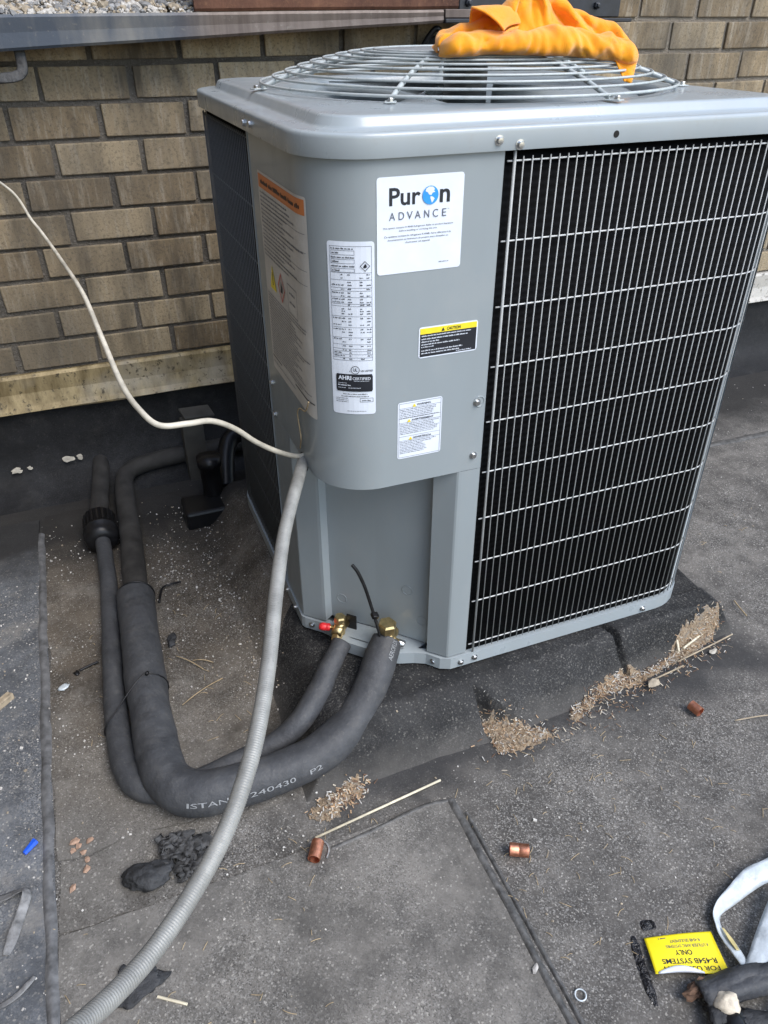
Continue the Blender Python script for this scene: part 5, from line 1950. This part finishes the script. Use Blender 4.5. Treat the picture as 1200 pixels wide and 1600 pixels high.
# ------------------------------------------------------------------ loose stuff
def flake_box(l, w_, h_, rng):
    return box(-l / 2, l / 2, -w_ / 2, w_ / 2, -h_ / 2, h_ / 2)


def scatter(name, label, items, mats, seed):
    """items: list of (x,y,z,len,wid,thick); one joined mesh with several materials"""
    rng = random.Random(seed)
    V, F, MI = [], [], []
    for (x, y, z, l, w_, h_) in items:
        m4 = Matrix.Translation(Vector((x, y, z))) @ Matrix.Rotation(rng.uniform(0, 2 * PI), 4, 'Z') @ Matrix.Rotation(rng.uniform(-.5, .5), 4, 'X') @ Matrix.Rotation(rng.uniform(-.5, .5), 4, 'Y')
        v, f = xf(flake_box(l, w_, h_, rng), m4)
        b = len(V)
        V += v
        F += [tuple(i + b for i in q) for q in f]
        mi = rng.randrange(len(mats))
        MI += [mi] * len(f)
    me = mesh(name, V, F, mats)
    me.polygons.foreach_set('material_index', MI)
    o = link(name, me)
    return tag(o, label, 'debris', None, 'stuff')


rs = random.Random(21)


def surf(x, y):
    z = ground_h(x, y)
    if -0.57 > x:
        z += 0.005
    if x < -0.06 and x > -0.573:
        z += 0.004
    if -0.17 < x < 1.08 and -0.2 < y < 1.1:
        z = max(z, pad_h(x, y))
    return z


# bark mulch: pocket and along the toe
def make_mulch():
    s = NT('mulch_bed')
    po = s.pos()
    a = s.noise(s.mapping(po, (1, 1, 1)), 210, 4, 0.8)
    b = s.noise(po, 60, 4, 0.7)
    base = s.mix(s.ramp(a, [(0.35, 0.0), (0.5, 1.0)]), (0.11, 0.08, 0.056), (0.36, 0.27, 0.18))
    base = s.mix(s.ramp(a, [(0.55, 0.0), (0.68, 0.9)]), base, (0.50, 0.44, 0.35))
    base = s.mix(s.ramp(b, [(0.5, 0.0), (0.65, 0.7)]), base, (0.27, 0.25, 0.22))
    return s.fin(base, 0.95, 0, 0.15, s.bump(a, 1.0, 0.006))


MAT['mulch'] = make_mulch()


def mulch_patch(x0, x1, y0, y1, inside, hmax, step=0.0022):
    xs_, ys_ = lines(x0, x1, step), lines(y0, y1, step)
    idx, V, F = {}, [], []
    for j, y in enumerate(ys_):
        for i, x in enumerate(xs_):
            k = inside(x, y) + 1.0 * fbm(x, y, 34) + 0.5 * fbm(x, y, 110)
            if k > -0.25:
                idx[(i, j)] = len(V)
                V.append(Vector((x, y, surf(x, y) - 0.003 + hmax * min(1.0, max(0.0, k + 0.25)) * (0.8 + 0.6 * fbm(x, y, 150)))))
    for (i, j) in idx:
        q = [(i, j), (i + 1, j), (i + 1, j + 1), (i, j + 1)]
        if all(c in idx for c in q):
            F.append(tuple(idx[c] for c in q))
    return V, F


def in_tri(x, y):
    return min((x - 0.287) / 0.02, (-0.060 - (x - 0.288) * 0.76 - y) / 0.025, (y + 0.180) / 0.02, (0.42 - x) / 0.03, 0.8)


TOE = catmull([(x, y, 0) for x, y in ((0.50, -0.140), (0.545, -0.122), (0.60, -0.105), (0.645, -0.098), (0.70, -0.098), (0.76, -0.090), (0.83, -0.072), (0.90, -0.056), (0.95, -0.046))], 8)


def in_toe(x, y):
    d = min((p_.x - x) ** 2 + (p_.y - y) ** 2 for p_ in TOE) ** 0.5
    return min(0.7, (0.015 + 0.006 * math.sin(x * 31) - d) / 0.012)


def in_mat(x, y):
    return min(0.7, 1.0 - math.hypot((x + 0.045) / 0.055, (y + 0.150 - (x + 0.045) * 0.25) / 0.022))


for fn, bx_ in ((in_tri, (0.275, 0.44, -0.20, -0.04)), (in_toe, (0.47, 0.99, -0.17, -0.02)), (in_mat, (-0.12, 0.03, -0.20, -0.10))):
    mo = obj('mulch_bed', mulch_patch(*bx_, fn, 0.009), 'mulch')
    tag(mo, 'shredded bark and dust lying in the hollows round the curb', 'debris', None, 'stuff')

it = []
for i in range(700):
    x = 0.288 + 0.125 * rs.random() ** 1.25
    ya, yb = -0.062 - (x - 0.288) * 0.72, -0.178 + (x - 0.288) * 0.10
    y = yb + (ya - yb) * rs.random() if ya > yb else yb + rs.gauss(0, 0.004)
    r = rs.random()
    if rs.random() < 0.2:
        x += rs.gauss(0.02, 0.03)
        y += rs.gauss(-0.012, 0.016)
    it.append((x, y, surf(x, y) + rs.uniform(0, 0.007) * (1.2 - r), rs.uniform(.002, .012), rs.uniform(.0006, .0018), rs.uniform(.0005, .0012)))
tp = [(0.50, -0.140), (0.545, -0.122), (0.60, -0.105), (0.645, -0.098), (0.70, -0.098), (0.76, -0.090), (0.83, -0.072), (0.90, -0.056), (0.95, -0.046)]
tc_ = catmull([(x, y, 0) for x, y in tp], 12)
for i in range(1300):
    p_ = rs.choice(tc_)
    k = 0.45 + 0.55 * abs(fbm(p_.x, 1, 9)) * 2
    wide = 2.6 if rs.random() < 0.22 else 1.0
    x = p_.x + rs.gauss(0, 0.012) * wide
    y = p_.y + (rs.gauss(0, 0.011 * k) - (0.012 if wide > 1 else 0)) * wide
    it.append((x, y, surf(x, y) + rs.uniform(0, 0.008), rs.uniform(.002, .014), rs.uniform(.0006, .0018), rs.uniform(.0005, .0012)))
for i in range(240):
    x = -0.045 + rs.gauss(0, 0.028)
    y = -0.150 + rs.gauss(0, 0.012) + (x + 0.045) * 0.25
    it.append((x, y, surf(x, y) + rs.uniform(0, 0.006), rs.uniform(.004, .012), rs.uniform(.001, .0028), rs.uniform(.0006, .0014)))
scatter('bark_mulch', 'tan bark mulch and chips caught along the foot of the curb', it, ['bark1', 'bark2', 'grit_tan', 'bark3', 'bark1', 'stone', 'bark1', 'bark3', 'bark2', 'bark1', 'grit_white'], 2)

# grit on dirt strip and everywhere
it = []
for i in range(4200):
    c = rs.random()
    if c < 0.45:
        x, y = rs.uniform(-0.57, -0.08), rs.uniform(-0.25, 1.05)
        if fbm(x, y, 7) < rs.uniform(0.0, 0.3):
            continue
    elif c < 0.55:
        x, y = -0.13 + rs.gauss(0, 0.03), rs.uniform(0.15, 0.95)
    elif c < 0.585:
        x, y = -0.25 + rs.gauss(0, 0.04), 0.68 + rs.gauss(0, 0.12)
    elif c < 0.72:
        x, y = rs.uniform(-0.9, -0.57), rs.uniform(-0.35, 0.9)
    else:
        x, y = rs.uniform(-0.7, 2.3), rs.uniform(-0.8, 1.15)
    s_ = rs.choice((.001, .0012, .0015, .002, .0028)) * (1.0 if rs.random() < 0.94 else 1.7)
    if -0.05 < x < 1.0 and -0.12 < y < 0.9 and rs.random() < 0.8:
        continue
    it.append((x, y, surf(x, y) + s_ * 0.35, s_ * rs.uniform(1, 1.6), s_, s_ * 0.7))
scatter('loose_grit', 'pale grit scattered over the roof', it, ['grit_white', 'grit_tan', 'grit_white', 'stone'], 4)

# dry needles and grass
rs2 = random.Random(8)
parts = []
for i in range(230):
    c = rs2.random()
    if c < 0.5:
        x, y = rs2.uniform(0.15, 0.7), rs2.uniform(-0.62, -0.18)
    elif c < 0.7:
        x, y = rs2.uniform(-0.5, -0.15), rs2.uniform(0.0, 0.6)
    elif c < 0.8:
        x, y = rs2.uniform(0.9, 1.5), rs2.uniform(-0.3, 0.7)
    else:
        x, y = rs2.uniform(-0.7, 0.1), rs2.uniform(-0.55, -0.2)
    l = rs2.uniform(0.006, 0.024)
    a = rs2.uniform(0, 2 * PI)
    bnd = rs2.uniform(-0.9, 0.9)
    pts = []
    for k in range(5):
        t = k / 4
        aa = a + bnd * t
        pts.append(Vector((x, y, surf(x, y) + 0.0012 + 0.002 * math.sin(PI * t))))
        x += l / 4 * math.cos(aa)
        y += l / 4 * math.sin(aa)
    parts.append(tube(pts, 0.00055, 4, caps=False))
tag(obj('dry_needles', join(*parts), 'straw'), 'dry needles and grass bits strewn on the roof', 'debris', None, 'stuff')

# single sticks by the mulch and elsewhere
for (p0, p1, r, mt, lab) in (((0.820, -0.078, -0.085), (0.842, -0.020, -0.035), .0032, 'palewood', 'pale stick leaning up out of the mulch'),
                             ((0.835, -0.075, -0.082), (0.985, -0.035, -0.078), .0028, 'palewood', 'long pale twig lying along the right end of the mulch'),
                             ((0.80, -0.100, -0.090), (0.985, -0.075, -0.088), .0018, 'wood', 'thin brown twig below the long pale one'),
                             ((0.70, -0.125, -0.092), (0.80, -0.118, -0.086), .002, 'wood', 'crooked brown twig below the crack in the curb'),
                             ((1.09, 0.03, -0.096), (1.075, -0.03, -0.095), .0016, 'straw', 'straw lying right of the curb corner'),
                             ((0.80, -0.285, -0.095), (0.95, -0.33, -0.093), .0016, 'wood', 'bent dark twig near the right edge')):
    a, b = Vector(p0), Vector(p1)
    mid = a.lerp(b, .5) + Vector((rs.uniform(-.006, .006), rs.uniform(-.006, .006), 0.003))
    tag(obj('twig', tube(catmull([a, mid, b], 5), r, 6), mt, smooth=True), lab, 'twig', 'twigs on the roof')
v, f = rock(1.0, 2.7, 0.026, 0.012, 0.003, 1, 0.4)
tag(obj('membrane_chip', (v, f), 'grit_tan', None, False, (0.705, -0.135, GZ + 0.010), (0.25, 0.1, 0.35)), 'flat whitish chip of mortar below the crack in the curb', 'chip')
v, f = rock(1.0, 7.7, 0.013, 0.006, 0.002, 2, 0.8)
tag(obj('white_scrap', (v, f), 'chip', None, False, (0.905, -0.100, GZ + 0.004), (0, 0, 0.2)), 'small white scrap right of the mulch', 'scrap')
v, f = rock(1.0, 4.1, 0.016, 0.012, 0.006, 3, 0.6)
tag(obj('white_scrap', (v, f), 'film', None, True, (0.930, 0.045, GZ + 0.045), (0.3, 0.5, 0.2)), 'white smudge of scrap at the right foot of the unit', 'scrap')
v, f = rock(1.0, 4.6, 0.011, 0.006, 0.002, 1, 0.7)
tag(obj('white_scrap', (v, f), 'stone', None, False, (0.136, -0.565, GZ + 0.005), (0.1, 0.2, 0.7)), 'white scrap stuck on the tar seam', 'scrap')
# black tie ends near the pipe
tag(obj('tie_end', tube(catmull([(-0.300, 0.575, GZ + 0.004), (-0.285, 0.62, GZ + 0.012), (-0.262, 0.63, GZ + 0.012), (-0.235, 0.625, GZ + 0.016)], 6), 0.003, 6), 'black', smooth=True), 'curled black tie end right of the pipe sleeve', 'tie')

tag(obj('tie_end', tube(catmull([(-0.505, 0.395, GZ + 0.004), (-0.485, 0.400, GZ + 0.006), (-0.462, 0.404, GZ + 0.008)], 6), 0.0032, 6), 'black', smooth=True), 'black tie end poking out left of the thin pipe', 'tie')
v, f = rock(1.0, 3.4, 0.010, 0.020, 0.005, 3, 0.6)
tag(obj('dark_leaf', (v, f), 'charcoal', None, True, (-0.292, 0.415, GZ + 0.006), (0.1, 0.3, -0.3)), 'dark dry leaf against the right side of the thick pipe', 'leaf')
v, f = rock(1.0, 6.4, 0.007, 0.008, 0.003, 2, 0.5)
tag(obj('tar_drop', (v, f), 'black', None, True, (-0.512, 0.390, GZ + 0.003), (0, 0, 0.3)), 'small black tar drop near the left seam', 'tar')
for k, (a_, l_, x_, y_) in enumerate(((-0.9, 0.085, -0.29, 0.36), (-0.5, 0.05, -0.255, 0.33), (0.45, 0.11, -0.30, 0.20))):
    pts = [(x_ + l_ * t_ * math.cos(a_), y_ + l_ * t_ * math.sin(a_), GZ + 0.004 + 0.006 * math.sin(PI * t_)) for t_ in (0, 0.3, 0.65, 1.0)]
    tag(obj('straw', tube(catmull(pts, 4), 0.0012, 5), 'straw', smooth=True), ('longest dry straw right of the thick pipe', 'short dry straw crossing the longest one', 'pale dry straw nearest the pipe bend')[k], 'straw', 'dry straws')
